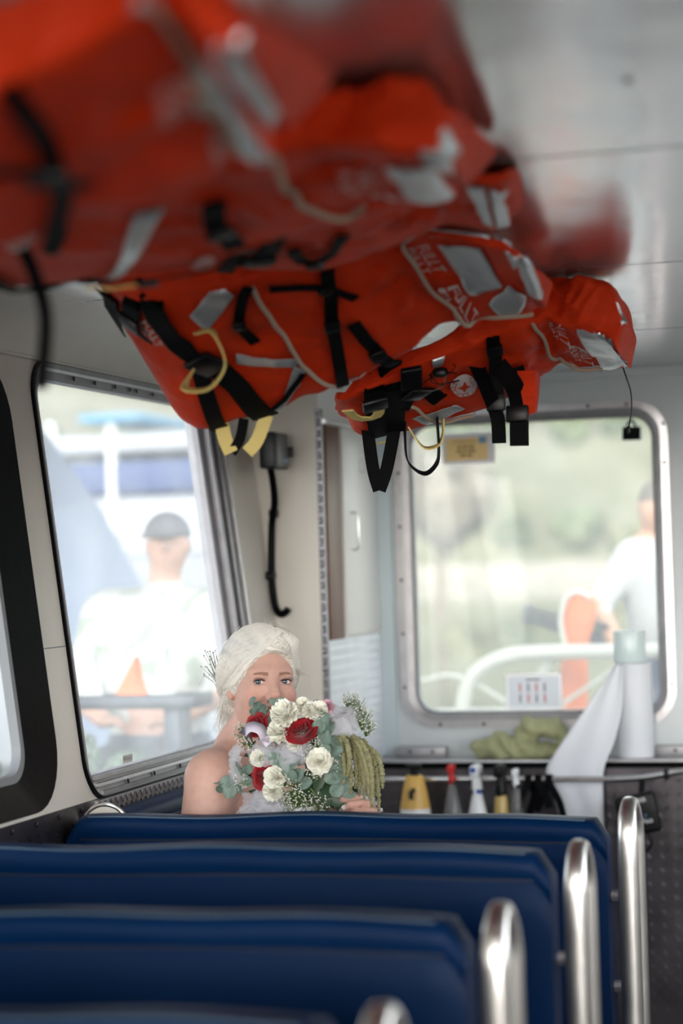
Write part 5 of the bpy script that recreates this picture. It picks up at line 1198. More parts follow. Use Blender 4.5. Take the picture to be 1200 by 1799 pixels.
# dark filler foliage behind
mb = MB()
for i in range(150):
    c = Vector((rr.uniform(-1.44, -1.20), rr.uniform(4.36, 4.40), rr.uniform(0.955, 1.13)))
    if c.x < -1.36 and c.z > 1.10: continue
    if c.x > -1.27 and c.z > 1.06: continue
    mt = Matrix.Translation(c) @ Matrix.Rotation(rr.uniform(0, 6.28), 4, 'Y') @ Matrix.Rotation(rr.uniform(-0.8, 0.8), 4, 'X')
    s_ = rr.uniform(0.010, 0.018); k = len(mb.v)
    mb.add([mt @ Vector(p) for p in ((0, 0, -s_), (s_*0.45, 0.002, 0), (0, 0, s_), (-s_*0.45, 0.002, 0))], [(0, 1, 2, 3)])
tag(mb.build('filler_foliage', M['leafd'], bq, smooth=None), kind='stuff')
# baby's breath
for p, r in BQ['gyp']:
    mb = MB(); c = Vector(p); back_ = (BB-c).normalized()
    root = c+back_*r*1.3; mb.m = 1; tips = []
    for i in range(int(70*(r/0.025)**1.3)+10):
        d = Vector((rr.gauss(0, 1), rr.gauss(0, 0.6), rr.gauss(0, 1))).normalized()*r*rr.uniform(0.45, 1.05); tips.append(c+d)
    for t_ in tips: mb.tube([root, (root+t_)/2+Vector((0, 0, 0.002)), t_], 0.00045, 3, cap=False)
    mb.m = 0
    for t_ in tips:
        s_ = rr.uniform(0.0012, 0.0024)
        mb.add([t_+Vector(o_)*s_ for o_ in ((1, 0, 0), (-1, 0, 0), (0, 1, 0), (0, -1, 0), (0, 0, 1), (0, 0, -1))], [(0, 2, 4), (2, 1, 4), (1, 3, 4), (3, 0, 4), (2, 0, 5), (1, 2, 5), (3, 1, 5), (0, 3, 5)])
    tag(mb.build('babys_breath', [M['gyp'], M['stem']], bq, smooth=180), kind='stuff')
# trailing amaranth
for st_ in BQ['amaranth']:
    P = path_pts(st_, 12); N = len(P); rs = []
    for i in range(N):
        q = i/(N-1); rs.append((0.0020+0.0036*min(1, q*3.2))*(1-0.55*max(0, q-0.75)/0.25)*(1+0.22*math.sin(i*2.3)+rr.uniform(-.15, .15)))
    mb = MB(); mb.tube(P, rs, 9); mb.build('amaranth_strand', M['amar'], bq, smooth=180)
# ------------------------------------------------------------------ outside: river, far bank, dock, people
def water_mat():
    m = mat('river_water', srgb(60, 70, 54), 0.05, spec=0.25)
    nt = m.node_tree; b = nt.nodes['Principled BSDF']; tc = nt.nodes.new('ShaderNodeTexCoord'); nz = nt.nodes.new('ShaderNodeTexNoise'); nz.inputs['Scale'].default_value = 0.9; nz.inputs['Detail'].default_value = 6
    bp = nt.nodes.new('ShaderNodeBump'); bp.inputs['Strength'].default_value = 0.02; bp.inputs['Distance'].default_value = 0.05
    nt.links.new(tc.outputs['Object'], nz.inputs['Vector']); nt.links.new(nz.outputs[0], bp.inputs['Height']); nt.links.new(bp.outputs[0], b.inputs['Normal']); return m
mb = MB(); mb.add([(-400, -60, -0.45), (400, -60, -0.45), (400, 400, -0.45), (-400, 400, -0.45)], [(0, 1, 2, 3)])
mb.build('water', water_mat(), kind='structure', smooth=None)
M['bank'] = mat('bank_soil', srgb(112, 112, 88), 0.9, var=0.25, vscale=0.15, col2=srgb(136, 132, 114))
M['rockbank'] = mat('pale_rocks', srgb(150, 143, 134), 0.9, var=0.15, vscale=0.6)
# far bank: a long rising hillside with a pale rocky foot
def hillside(name, pts, prof, m, amp, seed):
    V = []; F = []
    for i, (x, y, nx_, ny_) in enumerate(pts):
        for j, (d, z) in enumerate(prof):
            q = noise.noise(Vector((x*0.05+seed, y*0.05, d*0.05)))*amp*min(1, d/8)
            V.append((x+nx_*d, y+ny_*d, z+q))
    k = len(prof)
    for i in range(len(pts)-1):
        for j in range(k-1): F.append((i*k+j, i*k+j+1, (i+1)*k+j+1, (i+1)*k+j))
    o = obj(name, mesh_py(V, F, 180), m, kind='structure'); return o
bankline = [(x, 176+6*math.sin(x*0.05)+(0.35*(-60-x) if x < -60 else 0)*-1.0, 0, 1) for x in range(-150, 80, 5)]
hillside('far_bank', bankline, [(0, -0.6), (0.8, 0.9), (2, 2.4), (5, 5.0), (9, 8), (16, 13), (26, 20), (40, 30), (60, 44)], M['bank'], 2.5, 1.0)
hillside('rock_foot', bankline, [(-0.8, -0.6), (-0.4, 0.2), (0.0, 0.7), (0.5, 1.1)], M['rockbank'], 0.5, 5.0)
def crown_mesh(seed, n=9, rough=0.25):
    rr = random.Random(seed); mb = MB()
    for i in range(n):
        bm = bmesh.new(); bmesh.ops.create_icosphere(bm, subdivisions=2, radius=1)
        c = Vector((rr.gauss(0, 0.42), rr.gauss(0, 0.42), rr.uniform(-0.35, 0.55))); s_ = rr.uniform(0.38, 0.62)
        for v in bm.verts: v.co = c+v.co*s_*(1+rough*noise.noise(v.co*3+c*5)+rough*0.6*noise.noise(v.co*8+c*3))
        bm.verts.index_update(); mb.add([v.co.copy() for v in bm.verts], [tuple(v.index for v in f.verts) for f in bm.faces]); bm.free()
    me = bpy.data.meshes.new('crown'); me.from_pydata(mb.v, [], mb.f); finish(me, 180); return me
M['trunk'] = mat('grey_bark', srgb(120, 108, 96), 0.9)
TREES = []
for i, (a, b) in enumerate(((srgb(88, 98, 68), srgb(122, 130, 96)), (srgb(66, 78, 54), srgb(100, 108, 78)), (srgb(116, 116, 86), srgb(146, 142, 116)), (srgb(104, 95, 83), srgb(138, 128, 116)))):
    me = crown_mesh(20+i); me.materials.append(mat('foliage_%d' % i, a, 0.9, var=0.3, vscale=2.2, col2=b, bump=0.6, bscale=5)); TREES.append(me)
tmb = MB(); tmb.tube([(0, 0, -1.6), (0.05, 0, -0.9), (0, 0.03, 0)], [0.11, 0.08, 0.04], 8)
tme = bpy.data.meshes.new('trunk'); tme.from_pydata(tmb.v, [], tmb.f); finish(tme); tme.materials.append(M['trunk'])
TL = ['light olive tree on the far river bank', 'darker green tree on the far river bank', 'pale yellowish tree on the far river bank', 'greyish tree on the far river bank']
def tree(x, y, z, s, kind, label, group, sz=1.0):
    t = thing('tree', label, 'tree', (x, y, z), 0, group, local=True)
    o = obj('crown', TREES[kind], None, t); o.location = (0, 0, 1.6*s*sz); o.scale = (s, s, s*sz); o.rotation_euler = (0, 0, x*1.7)
    o = obj('trunk', tme, None, t); o.location = (0, 0, 1.6*s*sz); o.scale = (s, s, s*sz)
rr = random.Random(2)
WH = ('leftmost', 'second', 'third', 'fourth', 'fifth', 'sixth', 'rightmost')
for j, d in enumerate((2.5, 14, 27)):
    for i in range(7):
        x = -49+i*5.3+(j % 2)*2.4; k = rr.choice((0, 0, 1, 2, 2, 3)); dd = d+rr.uniform(-1.5, 1.5)
        zb = np.interp(dd, (0, 0.8, 2, 5, 9, 16, 26, 40), (-0.5, 0.9, 2.2, 4.8, 7.8, 12.8, 19.8, 29.8))
        tree(x+rr.uniform(-0.4, 0.4), 176+6*math.sin(x*0.05)+dd, zb-2.0, rr.uniform(1.75, 2.0), k, TL[k]+', '+('lowest', 'middle', 'highest')[j]+' row, '+WH[i], 'trees on the far river bank', rr.uniform(0.95, 1.15))
for i in range(7):
    k = (1, 0, 3, 1, 0, 1, 3)[i]
    tree(-37+i*4.1, 54+(i % 2)*3.0, -0.2, rr.uniform(1.55, 1.8), k, ['light olive', 'dark green', '', 'greyish'][k]+' tree behind the moored boat, '+WH[i]+' in its row', 'trees behind the moored boat', 1.25)
# dock beside the boat
M['dock'] = mat('pale_concrete', srgb(112, 110, 106), 0.85, var=0.08, vscale=3)
mb = MB(); mb.box((-14, 3.0, -0.8), (-2.35, 12.5, 0.25)); mb.build('dock', M['dock'], kind='structure')

# flat awning added only to shade the dock and the seated man
t = thing('added_dock_awning', 'flat canvas awning on posts, added to shade the dock and the seated man', 'awning', (-5, 8, 0.25))
mb = MB(); mb.rbox((-9.5, 4.6, 2.75), (-2.25, 12.0, 2.80), 0.01, 1); mb.build('canvas', M['dock'], t)
for x, y in ((-9.3, 4.8), (-9.3, 11.8), (-3.35, 11.8), (-3.35, 4.8)):
    mb = MB(); mb.tube([(x, y, 0.25), (x, y, 2.75)], 0.04, 10); mb.build('post', M['trunk'], t)

# white tubular stern rail
M['whitetube'] = mat('white_tube', srgb(222, 221, 214), 0.35)
t = thing('stern_rail', 'thick white tubular rail arching over the stern outside the rear window', 'railing', (-1.4, 8.3, 0))
mb = MB(); mb.tube(path_pts([(-1.84, 8.3, 0.30), (-1.83, 8.3, 0.75), (-1.82, 8.3, 0.90), (-1.785, 8.3, 1.0), (-1.71, 8.3, 1.062), (-1.61, 8.3, 1.092), (-1.47, 8.3, 1.10), (-1.0, 8.3, 1.10), (-0.5, 8.3, 1.10)], 5), 0.031, 14); mb.build('top_tube', M['whitetube'], t)
mb = MB(); mb.tube([(-1.44, 8.32, 1.10), (-1.55, 8.36, 0.95), (-1.62, 8.4, 0.78), (-1.64, 8.4, 0.3)], 0.022, 10); mb.build('brace', M['whitetube'], t)
mb = MB(); mb.tube([(-0.5, 8.3, 1.10), (-0.46, 8.3, 0.9), (-0.45, 8.3, 0.3)], 0.031, 12); mb.build('end_tube', M['whitetube'], t)
mb = MB(); mb.box((-2.0, 6.56, 0.20), (1.1, 9.6, 0.30)); mb.build('stern_deck', M['dock'], kind='structure')
mb = MB(); mb.rbox((-2.0, 8.40, 0.30), (1.1, 8.56, 0.865), 0.03, 3); mb.build('transom', M['whitetube'], kind='structure')
for pts, lab in (([(-2.01, 8.35, 0.99), (-1.93, 8.35, 1.008), (-1.85, 8.33, 1.01), (-1.75, 8.33, 0.965), (-1.66, 8.33, 0.91), (-1.60, 8.36, 0.87)], 'thin white rope drooping left of the stern rail'), ([(-1.46, 8.34, 0.868), (-1.35, 8.33, 0.94), (-1.24, 8.33, 1.01), (-1.16, 8.31, 1.07)], 'twisted white rope slanting up to the stern rail')):
    mb = MB(); mb.tube(path_pts(pts, 5), 0.009, 8); mb.build('rope', M['whitetube'], None, label=lab, cat='rope')
# orange rescue float
M['float'] = mat('orange_float', srgb(240, 128, 72), 0.5)
t = thing('rescue_float', 'orange rescue float standing against the stern rail', 'float', (-1.40, 8.5, 0.86))
mb = MB(); secs = []
for z, w, d in ((0.866, 0.066, 0.03), (0.90, 0.068, 0.034), (1.0, 0.060, 0.034), (1.08, 0.050, 0.03), (1.14, 0.052, 0.03), (1.20, 0.066, 0.034), (1.28, 0.070, 0.034), (1.32, 0.055, 0.03), (1.335, 0.03, 0.018)):
    secs.append([(-1.385-(1.1-z)*0.12+w*math.cos(a), 8.47+d*math.sin(a), z) for a in [2*PI*i/20 for i in range(20)]])
mb.loft(secs); mb.build('body', M['float'], t, smooth=60)
mb = MB(); mb.tube(path_pts([(-1.42, 8.43, 1.12), (-1.435, 8.43, 1.22), (-1.41, 8.43, 1.31), (-1.36, 8.43, 1.335), (-1.31, 8.43, 1.31)], 6), 0.010, 8); mb.build('grab_line', M['whitetube'], t)
# dark folded stand held by the man at the stern
M['darkmetal'] = mat('dark_grey_metal', srgb(70, 74, 82), 0.4, metal=0.4)
t = thing('tripod', 'dark folded tripod held level by the man at the stern', 'tripod', (-1.4, 8.6, 1.15))
for a, b, r in (((-1.60, 8.60, 1.27), (-1.27, 8.62, 1.185), 0.010), ((-1.59, 8.58, 1.225), (-1.24, 8.60, 1.105), 0.016), ((-1.57, 8.61, 1.24), (-1.26, 8.64, 1.14), 0.012)):
    mb = MB(); mb.tube([a, tuple((x+y)/2 for x, y in zip(a, b)), b], [r*0.7, r, r*1.3], 10); mb.build('leg', M['darkmetal'], t)
mb = MB(); mb.rbox((-1.615, 8.57, 1.205), (-1.575, 8.62, 1.285), 0.008, 2); mb.build('hinge', M['darkmetal'], t)

# man at the stern, bent over to the left, half hidden by the window frame
M['skin2'] = mat('skin_of_passers', srgb(214, 168, 144), 0.55, vcol=True)
def figure(name, label, sdf, lo, hi, h, colf, loc):
    V, F = sdf_mesh(sdf, lo, hi, h); t = thing(name, label, 'person', loc)
    me = np_mesh(V, F, 'body', colf(V)); me.materials.append(M['skin2']); obj('body', me, None, t); return t
def man2(P):
    d = s_chain(P, [(-0.98, 8.95, 0.92), (-1.05, 8.90, 1.18), (-1.12, 8.86, 1.40)], [0.16, 0.155, 0.15], 0.08)
    d = smin(d, s_cap(P, (-1.17, 8.80, 1.455), (-1.02, 8.96, 1.50), 0.085, 0.085), 0.06)
    d = smin(d, s_cap(P, (-1.12, 8.87, 1.50), (-1.10, 8.84, 1.60), 0.055, 0.05), 0.03)
    d = smin(d, s_ell(P, (-1.085, 8.81, 1.68), (0.075, 0.095, 0.11)), 0.03)
    arm = s_chain(P, [(-1.19, 8.78, 1.46), (-1.33, 8.72, 1.27), (-1.26, 8.64, 1.165)], [0.072, 0.052, 0.030], 0.02)
    arm = smin(arm, s_ell(P, (-1.25, 8.62, 1.145), (0.05, 0.03, 0.028)), 0.02)
    for i in range(4): arm = smin(arm, s_chain(P, [(-1.265+0.018*i, 8.60, 1.155), (-1.27+0.018*i, 8.575, 1.135), (-1.268+0.018*i, 8.585, 1.11)], [0.009, 0.009, 0.007]), 0.006)
    d = smin(d, arm, 0.03)
    for s_ in (-1, 1): d = smin(d, s_chain(P, [(-0.98, 8.95+s_*0.09, 0.90), (-1.08, 8.78+s_*0.1, 0.78), (-1.05, 8.85+s_*0.1, 0.36)], [0.11, 0.075, 0.05], 0.03), 0.05)
    return d
def man2c(V):
    c = np.tile(lin(214, 168, 144), (len(V), 1))
    shirt = (V[:, 2] < 1.545) & ((V[:, 0] > -1.30) | (V[:, 2] > 1.30)) & (V[:, 2] > 1.10) & ~((V[:, 1] < 8.70) & (V[:, 2] < 1.25))
    c[shirt] = lin(206, 208, 212)
    c[(V[:, 2] <= 1.10) & (V[:, 1] > 8.66)] = lin(70, 84, 120)
    c[(V[:, 2] > 1.70) | ((V[:, 2] > 1.62) & (V[:, 1] > 8.83))] = lin(120, 110, 100)
    return c
figure('person', 'man in white shirt bent over at the stern, outside the rear window', man2, (-1.45, 8.50, 0.30), (-0.75, 9.20, 1.84), 0.011, man2c, (-1.0, 8.9, 0.30))

# man with a cap sitting outside the side window
def man1(P):
    d = s_ell(P, (-2.86, 7.60, 1.06), (0.22, 0.15, 0.29))
    d = smin(d, s_cap(P, (-3.05, 7.62, 1.315), (-2.66, 7.58, 1.315), 0.095, 0.095), 0.10)
    d = smin(d, s_ell(P, (-2.86, 7.60, 0.78), (0.21, 0.16, 0.16)), 0.08)
    d = smin(d, s_cap(P, (-2.83, 7.60, 1.36), (-2.81, 7.585, 1.48), 0.062, 0.058), 0.04)
    d = smin(d, s_ell(P, (-2.795, 7.575, 1.575), (0.080, 0.098, 0.112)), 0.03)
    d = smin(d, s_ell(P, (-2.772, 7.47, 1.565), (0.018, 0.024, 0.020)), 0.02)
    for s_ in (-1, 1): d = smin(d, s_ell(P, (-2.795+s_*0.080, 7.58, 1.565), (0.012, 0.022, 0.032)), 0.008)
    ra = s_chain(P, [(-3.09, 7.60, 1.30), (-3.15, 7.50, 1.02), (-3.0, 7.38, 0.92)], [0.075, 0.058, 0.034], 0.03)
    la = s_chain(P, [(-2.61, 7.58, 1.30), (-2.56, 7.48, 1.02), (-2.70, 7.36, 0.92)], [0.075, 0.058, 0.034], 0.03)
    d = smin(d, smin(ra, la, 0.03), 0.04)
    for bx, s_ in ((-2.99, 1), (-2.71, -1)):
        d = smin(d, s_ell(P, (bx+0.03*s_, 7.35, 0.915), (0.045, 0.05, 0.022)), 0.02)
        for i in range(4): d = smin(d, s_chain(P, [(bx+0.045*s_, 7.33+0.018*i, 0.915), (bx+0.075*s_, 7.32+0.018*i, 0.905), (bx+0.09*s_, 7.32+0.018*i, 0.888)], [0.009, 0.0085, 0.007]), 0.006)
    for s_ in (-1, 1): d = smin(d, s_chain(P, [(-2.86+s_*0.10, 7.60, 0.74), (-2.86+s_*0.13, 7.16, 0.74), (-2.86+s_*0.13, 7.12, 0.30)], [0.10, 0.075, 0.05], 0.04), 0.05)
    return d
def man1c(V):
    c = np.tile(lin(216, 172, 150), (len(V), 1))
    arm = (V[:, 2] < 1.02) & (V[:, 1] < 7.47)
    c[(V[:, 2] < 1.43) & ~arm] = lin(206, 206, 200)
    c[(V[:, 2] < 0.86) & ~(arm & (V[:, 2] > 0.86))] = lin(96, 104, 112)
    c[(V[:, 2] > 1.53) & (V[:, 1] > 7.57)] = lin(112, 104, 98)
    sp_ = np.array([noise.noise(Vector(p*14)) for p in V]); c[(V[:, 2] < 1.40) & (V[:, 2] > 0.86) & ~arm & (sp_ > 0.30)] = lin(172, 180, 166)
    return c
m1 = figure('person', 'man in a pale patterned shirt and cap sitting outside the side window', man1, (-3.28, 7.02, 0.25), (-2.42, 7.82, 1.74), 0.011, man1c, (-2.86, 7.5, 0.25))
M['cap'] = mat('grey_cap', srgb(122, 120, 124), 0.8)
def cap_sdf(P):
    d = s_ell(P, (-2.795, 7.575, 1.605), (0.088, 0.106, 0.092)); d = np.maximum(d, 1.60-P[:, 2])
    b = np.maximum(s_ell(P, (-2.775, 7.44, 1.605), (0.075, 0.085, 0.012)), -9); return np.minimum(d, b)
V, F = sdf_mesh(cap_sdf, (-2.92, 7.33, 1.58), (-2.66, 7.72, 1.72), 0.008); obj('cap', np_mesh(V, F), M['cap'], m1)
# things on the dark bench in front of him
t = thing('dock_bench', 'dark plank bench on the dock outside the side window', 'bench', (-2.7, 7.0, 0.25))
mb = MB(); mb.rbox((-3.1, 6.78, 1.0), (-2.42, 6.98, 1.045), 0.006, 2); mb.build('plank', M['darkmetal'], t)
for x in (-3.0, -2.52):
    mb = MB(); mb.rbox((x-0.03, 6.82, 0.25), (x+0.03, 6.94, 1.0), 0.006, 2); mb.build('leg', M['darkmetal'], t)
M['cloth'] = mat('white_cloth', srgb(214, 214, 212), 0.8)
for x, h_, w, m, nm, lab in ((-2.84, 0.15, 0.055, 'cloth', 'folded_flag', 'white folded pennant standing on the dark dock bench, left of the orange one'), (-2.68, 0.13, 0.060, 'float', 'folded_flag', 'orange folded pennant standing on the dark dock bench'), (-2.57, 0.16, 0.05, 'cloth', 'folded_flag', 'white folded pennant standing on the dark dock bench, right of the orange one')):
    mb = MB(); secs = []
    for k in range(7):
        q_ = k/6; ww = w*(1-q_*0.92); secs.append([(x-ww+0.02*q_, 6.86, 1.045+h_*q_), (x+0.3*ww+0.02*q_, 6.845, 1.045+h_*q_), (x+ww+0.02*q_, 6.86, 1.045+h_*q_), (x+ww*0.6+0.02*q_, 6.89, 1.045+h_*q_), (x-ww*0.6+0.02*q_, 6.89, 1.045+h_*q_)])
    mb.loft(secs); mb.build(nm, M[m], None, label=lab, cat='pennant', group='pennants on the dock bench')
# low shrubs by the dock
shm = crown_mesh(77, 12, 0.5); shm.materials.append(mat('shrub_leaves', srgb(84, 112, 82), 0.8, var=0.5, vscale=14, col2=srgb(160, 176, 158), bump=1.0, bscale=30))
for i, (x, y, z, s_) in enumerate(((-2.66, 6.45, 0.60, 0.19), (-3.22, 6.48, 0.62, 0.19), (-3.80, 6.5, 0.70, 0.19), (-2.66, 5.88, 0.55, 0.18), (-3.22, 5.85, 0.62, 0.19))):
    o = obj('shrub', shm, None, None, label=['pale green shrub below the dark dock bench, at its right end', 'pale green shrub below the dark dock bench, in its middle', 'pale green shrub below the dark dock bench, at its left end', 'pale green shrub closest to the side window', 'pale green shrub at the lower left corner of the side window'][i], cat='shrub', group='shrubs on the dock')
    o.location = (x, y, 0.25+s_*1.75); o.scale = (s_, s_, s_*2.0); o.rotation_euler = (0, 0, i*1.3)
# pale tarpaulin slope and moored boat
M['tarp'] = mat('pale_blue_tarpaulin', srgb(152, 164, 188), 0.5, var=0.05, vscale=3)
mb = MB(); secs = []
for i in range(13):
    q_ = i/12; x = -5.2+q_*1.60; z = 0.25+2.65*(1-q_**1.7)*0.86+0.02*math.sin(i*2)
    secs.append([(x, 8.9, z), (x, 10.6, z+0.15), (x, 10.6, z+0.11), (x, 8.9, z-0.04)])
mb.loft(secs); mb.build('boat_tarpaulin', M['tarp'], None, smooth=60, label='pale blue tarpaulin sloping down beside the man in the cap', cat='tarpaulin')
t = thing('moored_boat', 'white moored boat with blue canvas band behind the man in the cap', 'boat', (-7.4, 20, -0.45))
M['boatw'] = mat('boat_white', srgb(170, 172, 176), 0.5); M['navyc'] = mat('blue_canvas', srgb(66, 80, 120), 0.7); M['aqua'] = mat('aqua_canvas', srgb(92, 148, 176), 0.7)
mb = MB(); secs = []
for i in range(11):
    q_ = i/10; w = 1.1*math.sin(PI*(0.12+0.5*q_)); x = -12.5+q_*7.0
    secs.append([(x, 20-w*0.5, -0.5), (x, 20-w, 1.6), (x, 20+w, 1.6), (x, 20+w*0.5, -0.5)])
mb.loft(secs); mb.build('hull', M['boatw'], t, smooth=40)
mb = MB(); mb.rbox((-9.6, 19.3, 1.6), (-5.9, 20.7, 2.2), 0.08, 2); mb.build('cabin', M['boatw'], t)
mb = MB(); mb.rbox((-8.6, 19.22, 2.22), (-5.9, 20.75, 2.54), 0.05, 2); mb.build('canvas_band', M['navyc'], t)
mb = MB(); mb.rbox((-8.4, 19.2, 2.62), (-5.7, 20.8, 2.80), 0.06, 2); mb.build('roof', M['boatw'], t)
mb = MB(); mb.rbox((-7.95, 19.1, 2.92), (-7.30, 20.6, 3.00), 0.03, 2); mb.build('awning', M['aqua'], t)
for x in (-7.66, -6.4, -8.3):
    mb = MB(); mb.tube([(x, 19.25, 1.6), (x, 19.25, 2.95)], 0.05, 10); mb.build('post', M['whitetube'], t)
# ------------------------------------------------------------------ small things at the aft wall
RY = 6.27
t = thing('grab_rail', 'long polished rail under the rear window with bottles hooked on it', 'rail', (-1.2, RY, 0.8))
mb = MB(); mb.tube([(-1.685, RY, 0.8135), (-1.2, RY, 0.8140), (-0.95, RY, 0.8135)]+path_pts([(-0.93, RY, 0.8138), (-0.85, RY-0.01, 0.818), (-0.78, RY-0.02, 0.828), (-0.70, RY-0.03, 0.840), (-0.45, RY-0.03, 0.845)], 4), 0.0088, 12); mb.build('tube', M['rail'], t, smooth=60)
mb = MB(); mb.tube([(-1.66, RY, 0.8135), (-1.66, 6.375, 0.8135)], 0.007, 8); mb.build('bracket', M['rail'], t)
mb = MB(); mb.tube([(-0.50, RY-0.03, 0.844), (-0.50, 6.375, 0.82)], 0.007, 8); mb.build('bracket', M['rail'], t)
mb = MB(); mb.rbox((-0.772, RY-0.035, 0.815), (-0.756, RY-0.010, 0.848), 0.004, 2); mb.build('clamp', M['blackp'], t)
M['ylw'] = mat('yellow_plastic', srgb(222, 178, 92), 0.4); M['wht'] = mat('white_plastic', srgb(236, 238, 240), 0.35)
M['redp'] = mat('red_plastic', srgb(206, 34, 36), 0.4); M['bluep'] = mat('blue_plastic', srgb(36, 76, 168), 0.4)
M['clearp'] = mat('clear_plastic', srgb(214, 216, 216), 0.15, trans=0.75, alpha=0.55); M['amber'] = mat('amber_liquid_bottle', srgb(222, 190, 112), 0.25, trans=0.3)
# pump sprayer
t = thing('pump_sprayer', 'yellow and white pump sprayer, leftmost on the rail', 'spray bottle', (-1.52, RY-0.04, 0.58)); X = -1.519; Yb = RY-0.062
mb = MB(); mb.lathe([(0.040, 0.58), (0.047, 0.59), (0.0475, 0.68), (0.0455, 0.735)], 28, (X, Yb, 0)); mb.build('tank', M['wht'], t)
mb = MB(); mb.lathe([(0.0458, 0.733), (0.043, 0.75), (0.036, 0.79), (0.029, 0.822), (0.024, 0.832)], 28, (X, Yb, 0)); mb.build('shoulder', M['ylw'], t)
mb = MB(); mb.lathe([(0.012, 0.83), (0.012, 0.85), (0.007, 0.852)], 16, (X, Yb, 0)); mb.rbox((X-0.026, Yb-0.012, 0.850), (X+0.022, Yb+0.012, 0.868), 0.006, 2); mb.build('pump_handle', M['blackp'], t)
mb = MB(); mb.tube([(X+0.003, Yb-0.030, 0.790), (X+0.003, Yb-0.055, 0.785), (X+0.003, Yb-0.060, 0.765)], [0.009, 0.008, 0.007], 10); mb.build('nozzle', M['blackp'], t)
def trigger(t, x, y, z, m, scale=1.0, tip=None):
    s_ = scale; mb = MB()
    mb.rbox((x-0.010*s_, y-0.035*s_, z+0.030*s_), (x+0.010*s_, y+0.022*s_, z+0.056*s_), 0.007*s_, 3)
    mb.lathe([(0.013*s_, 0), (0.012*s_, 0.010*s_), (0.008*s_, 0.032*s_)], 16, (x, y, z))
    h = mb.build('spray_head', m, t)
    mb = MB(); mb.tube([(x, y-0.022*s_, z+0.034*s_), (x, y-0.030*s_, z+0.014*s_), (x, y-0.024*s_, z-0.008*s_)], [0.005*s_, 0.0045*s_, 0.003*s_], 8); mb.build('trigger', m, h)
    mb = MB(); mb.lathe([(0.006*s_, 0), (0.006*s_, 0.008*s_)], 12, mat=Matrix.Translation((x, y-0.035*s_, z+0.046*s_)) @ Matrix.Rotation(PI/2, 4, 'X')); mb.build('nozzle', tip or m, h)
def spray(label, x, y, body, head, ring, z0, zs, r0, r1, scale=1.0, tip=None):
    t = thing('spray_bottle', label, 'spray bottle', (x, y, z0), group='spray bottles hooked on the rail')
    mb = MB(); mb.lathe([(r0*0.9, z0), (r0, z0+0.01), (r0, z0+(zs-z0)*0.55), (r1+0.004, zs-0.012), (r1, zs)], 24, (x, y, 0)); mb.build('bottle', body, t)
    if ring is not None: mb = MB(); mb.lathe([(r1+0.002, zs-0.002), (r1+0.002, zs+0.014)], 20, (x, y, 0)); mb.build('collar', ring, t)
    trigger(t, x, y, zs+0.010, head, scale, tip); return t
spray('clear spray bottle with red trigger hanging on the rail', -1.412, RY-0.022, M['clearp'], M['redp'], None, 0.58, 0.800, 0.032, 0.010, 0.92)
spray('white spray bottle with blue collar hanging on the rail', -1.335, RY-0.022, M['wht'], M['wht'], M['bluep'], 0.58, 0.776, 0.033, 0.013, 1.35, M['bluep'])
spray('amber bottle with black trigger head hanging on the rail', -1.262, RY-0.022, M['amber'], M['blackp'], M['blackp'], 0.58, 0.770, 0.023, 0.016, 1.45)
spray('slim clear bottle with white nozzle, next to black rubber straps', -1.216, RY-0.018, M['clearp'], M['wht'], None, 0.60, 0.790, 0.022, 0.009, 0.85)
# rubber straps looped over the rail
for i, (x, L1, L2, dx) in enumerate(((-1.180, 0.10, 0.075, -0.030), (-1.150, 0.085, 0.11, 0.035), (-1.118, 0.12, 0.10, 0.045))):
    mb = MB(); pts = [(x+dx*1.0, RY-0.022, 0.815-L1), (x+dx*0.7, RY-0.018, 0.815-L1*0.55), (x+dx*0.1, RY-0.014, 0.800), (x, RY-0.012, 0.815), (x, RY, 0.826), (x, RY+0.012, 0.815), (x-dx*0.2, RY+0.016, 0.79), (x-dx, RY+0.016, 0.815-L2)]
    mb.ribbon([Vector(p) for p in path_pts(pts, 5)], [Vector((0.0, p[1]-RY+(0.0001 if p[1] > RY else -0.0001), (p[2]-0.8135) if p[2] > 0.806 else 0.0)) for p in path_pts(pts, 5)], 0.021, 0.004)
    o = mb.build('rubber_strap', M['black_rubber'], None, smooth=60, label=['black rubber strap over the rail, left of three', 'black rubber strap over the rail, middle of three', 'black rubber strap over the rail, right of three beside white paper'][i], cat='strap', group='rubber straps over the rail')
# card reader
t = thing('card_reader', 'black card reader printed ZONAR Pass hanging below the rail end', 'card reader', (-0.853, RY-0.03, 0.715))
mt = Matrix.Translation((-0.848, RY-0.045, 0.716)) @ Matrix.Rotation(math.radians(-11), 4, 'Y') @ Matrix.Rotation(PI/2, 4, 'X')
mb = MB(); mb.rbox((-0.060, -0.060, -0.014), (0.060, 0.058, 0.014), 0.010, 4, mat=mt); cr_ = mb.build('case', M['blackp'], t)
M['inkw'] = mat('white_ink', srgb(240, 244, 246), 0.5); M['inkb'] = mat('blue_ink', srgb(90, 160, 226), 0.5)
M['led'] = mat('lit_led', srgb(150, 160, 255), 0.5); M['led'].node_tree.nodes['Principled BSDF'].inputs['Emission Color'].default_value = srgb(130, 140, 255); M['led'].node_tree.nodes['Principled BSDF'].inputs['Emission Strength'].default_value = 0.8
def dev_text(txt, size, x, y, m, rot=0):
    v, f = text_mesh(txt, size); c, s_ = math.cos(rot), math.sin(rot)
    mb = MB(); mb.add([mt @ Vector((x+p.x*c-p.y*s_, y+p.x*s_+p.y*c, 0.0148)) for p in v], f); mb.build('lettering', m, cr_, smooth=None)
dev_text('Z', 0.019, -0.026, 0.036, M['inkw'], 0.02); dev_text('O', 0.024, -0.012, 0.037, M['inkb']); dev_text('NAR', 0.019, 0.014, 0.038, M['inkw'], 0.02)
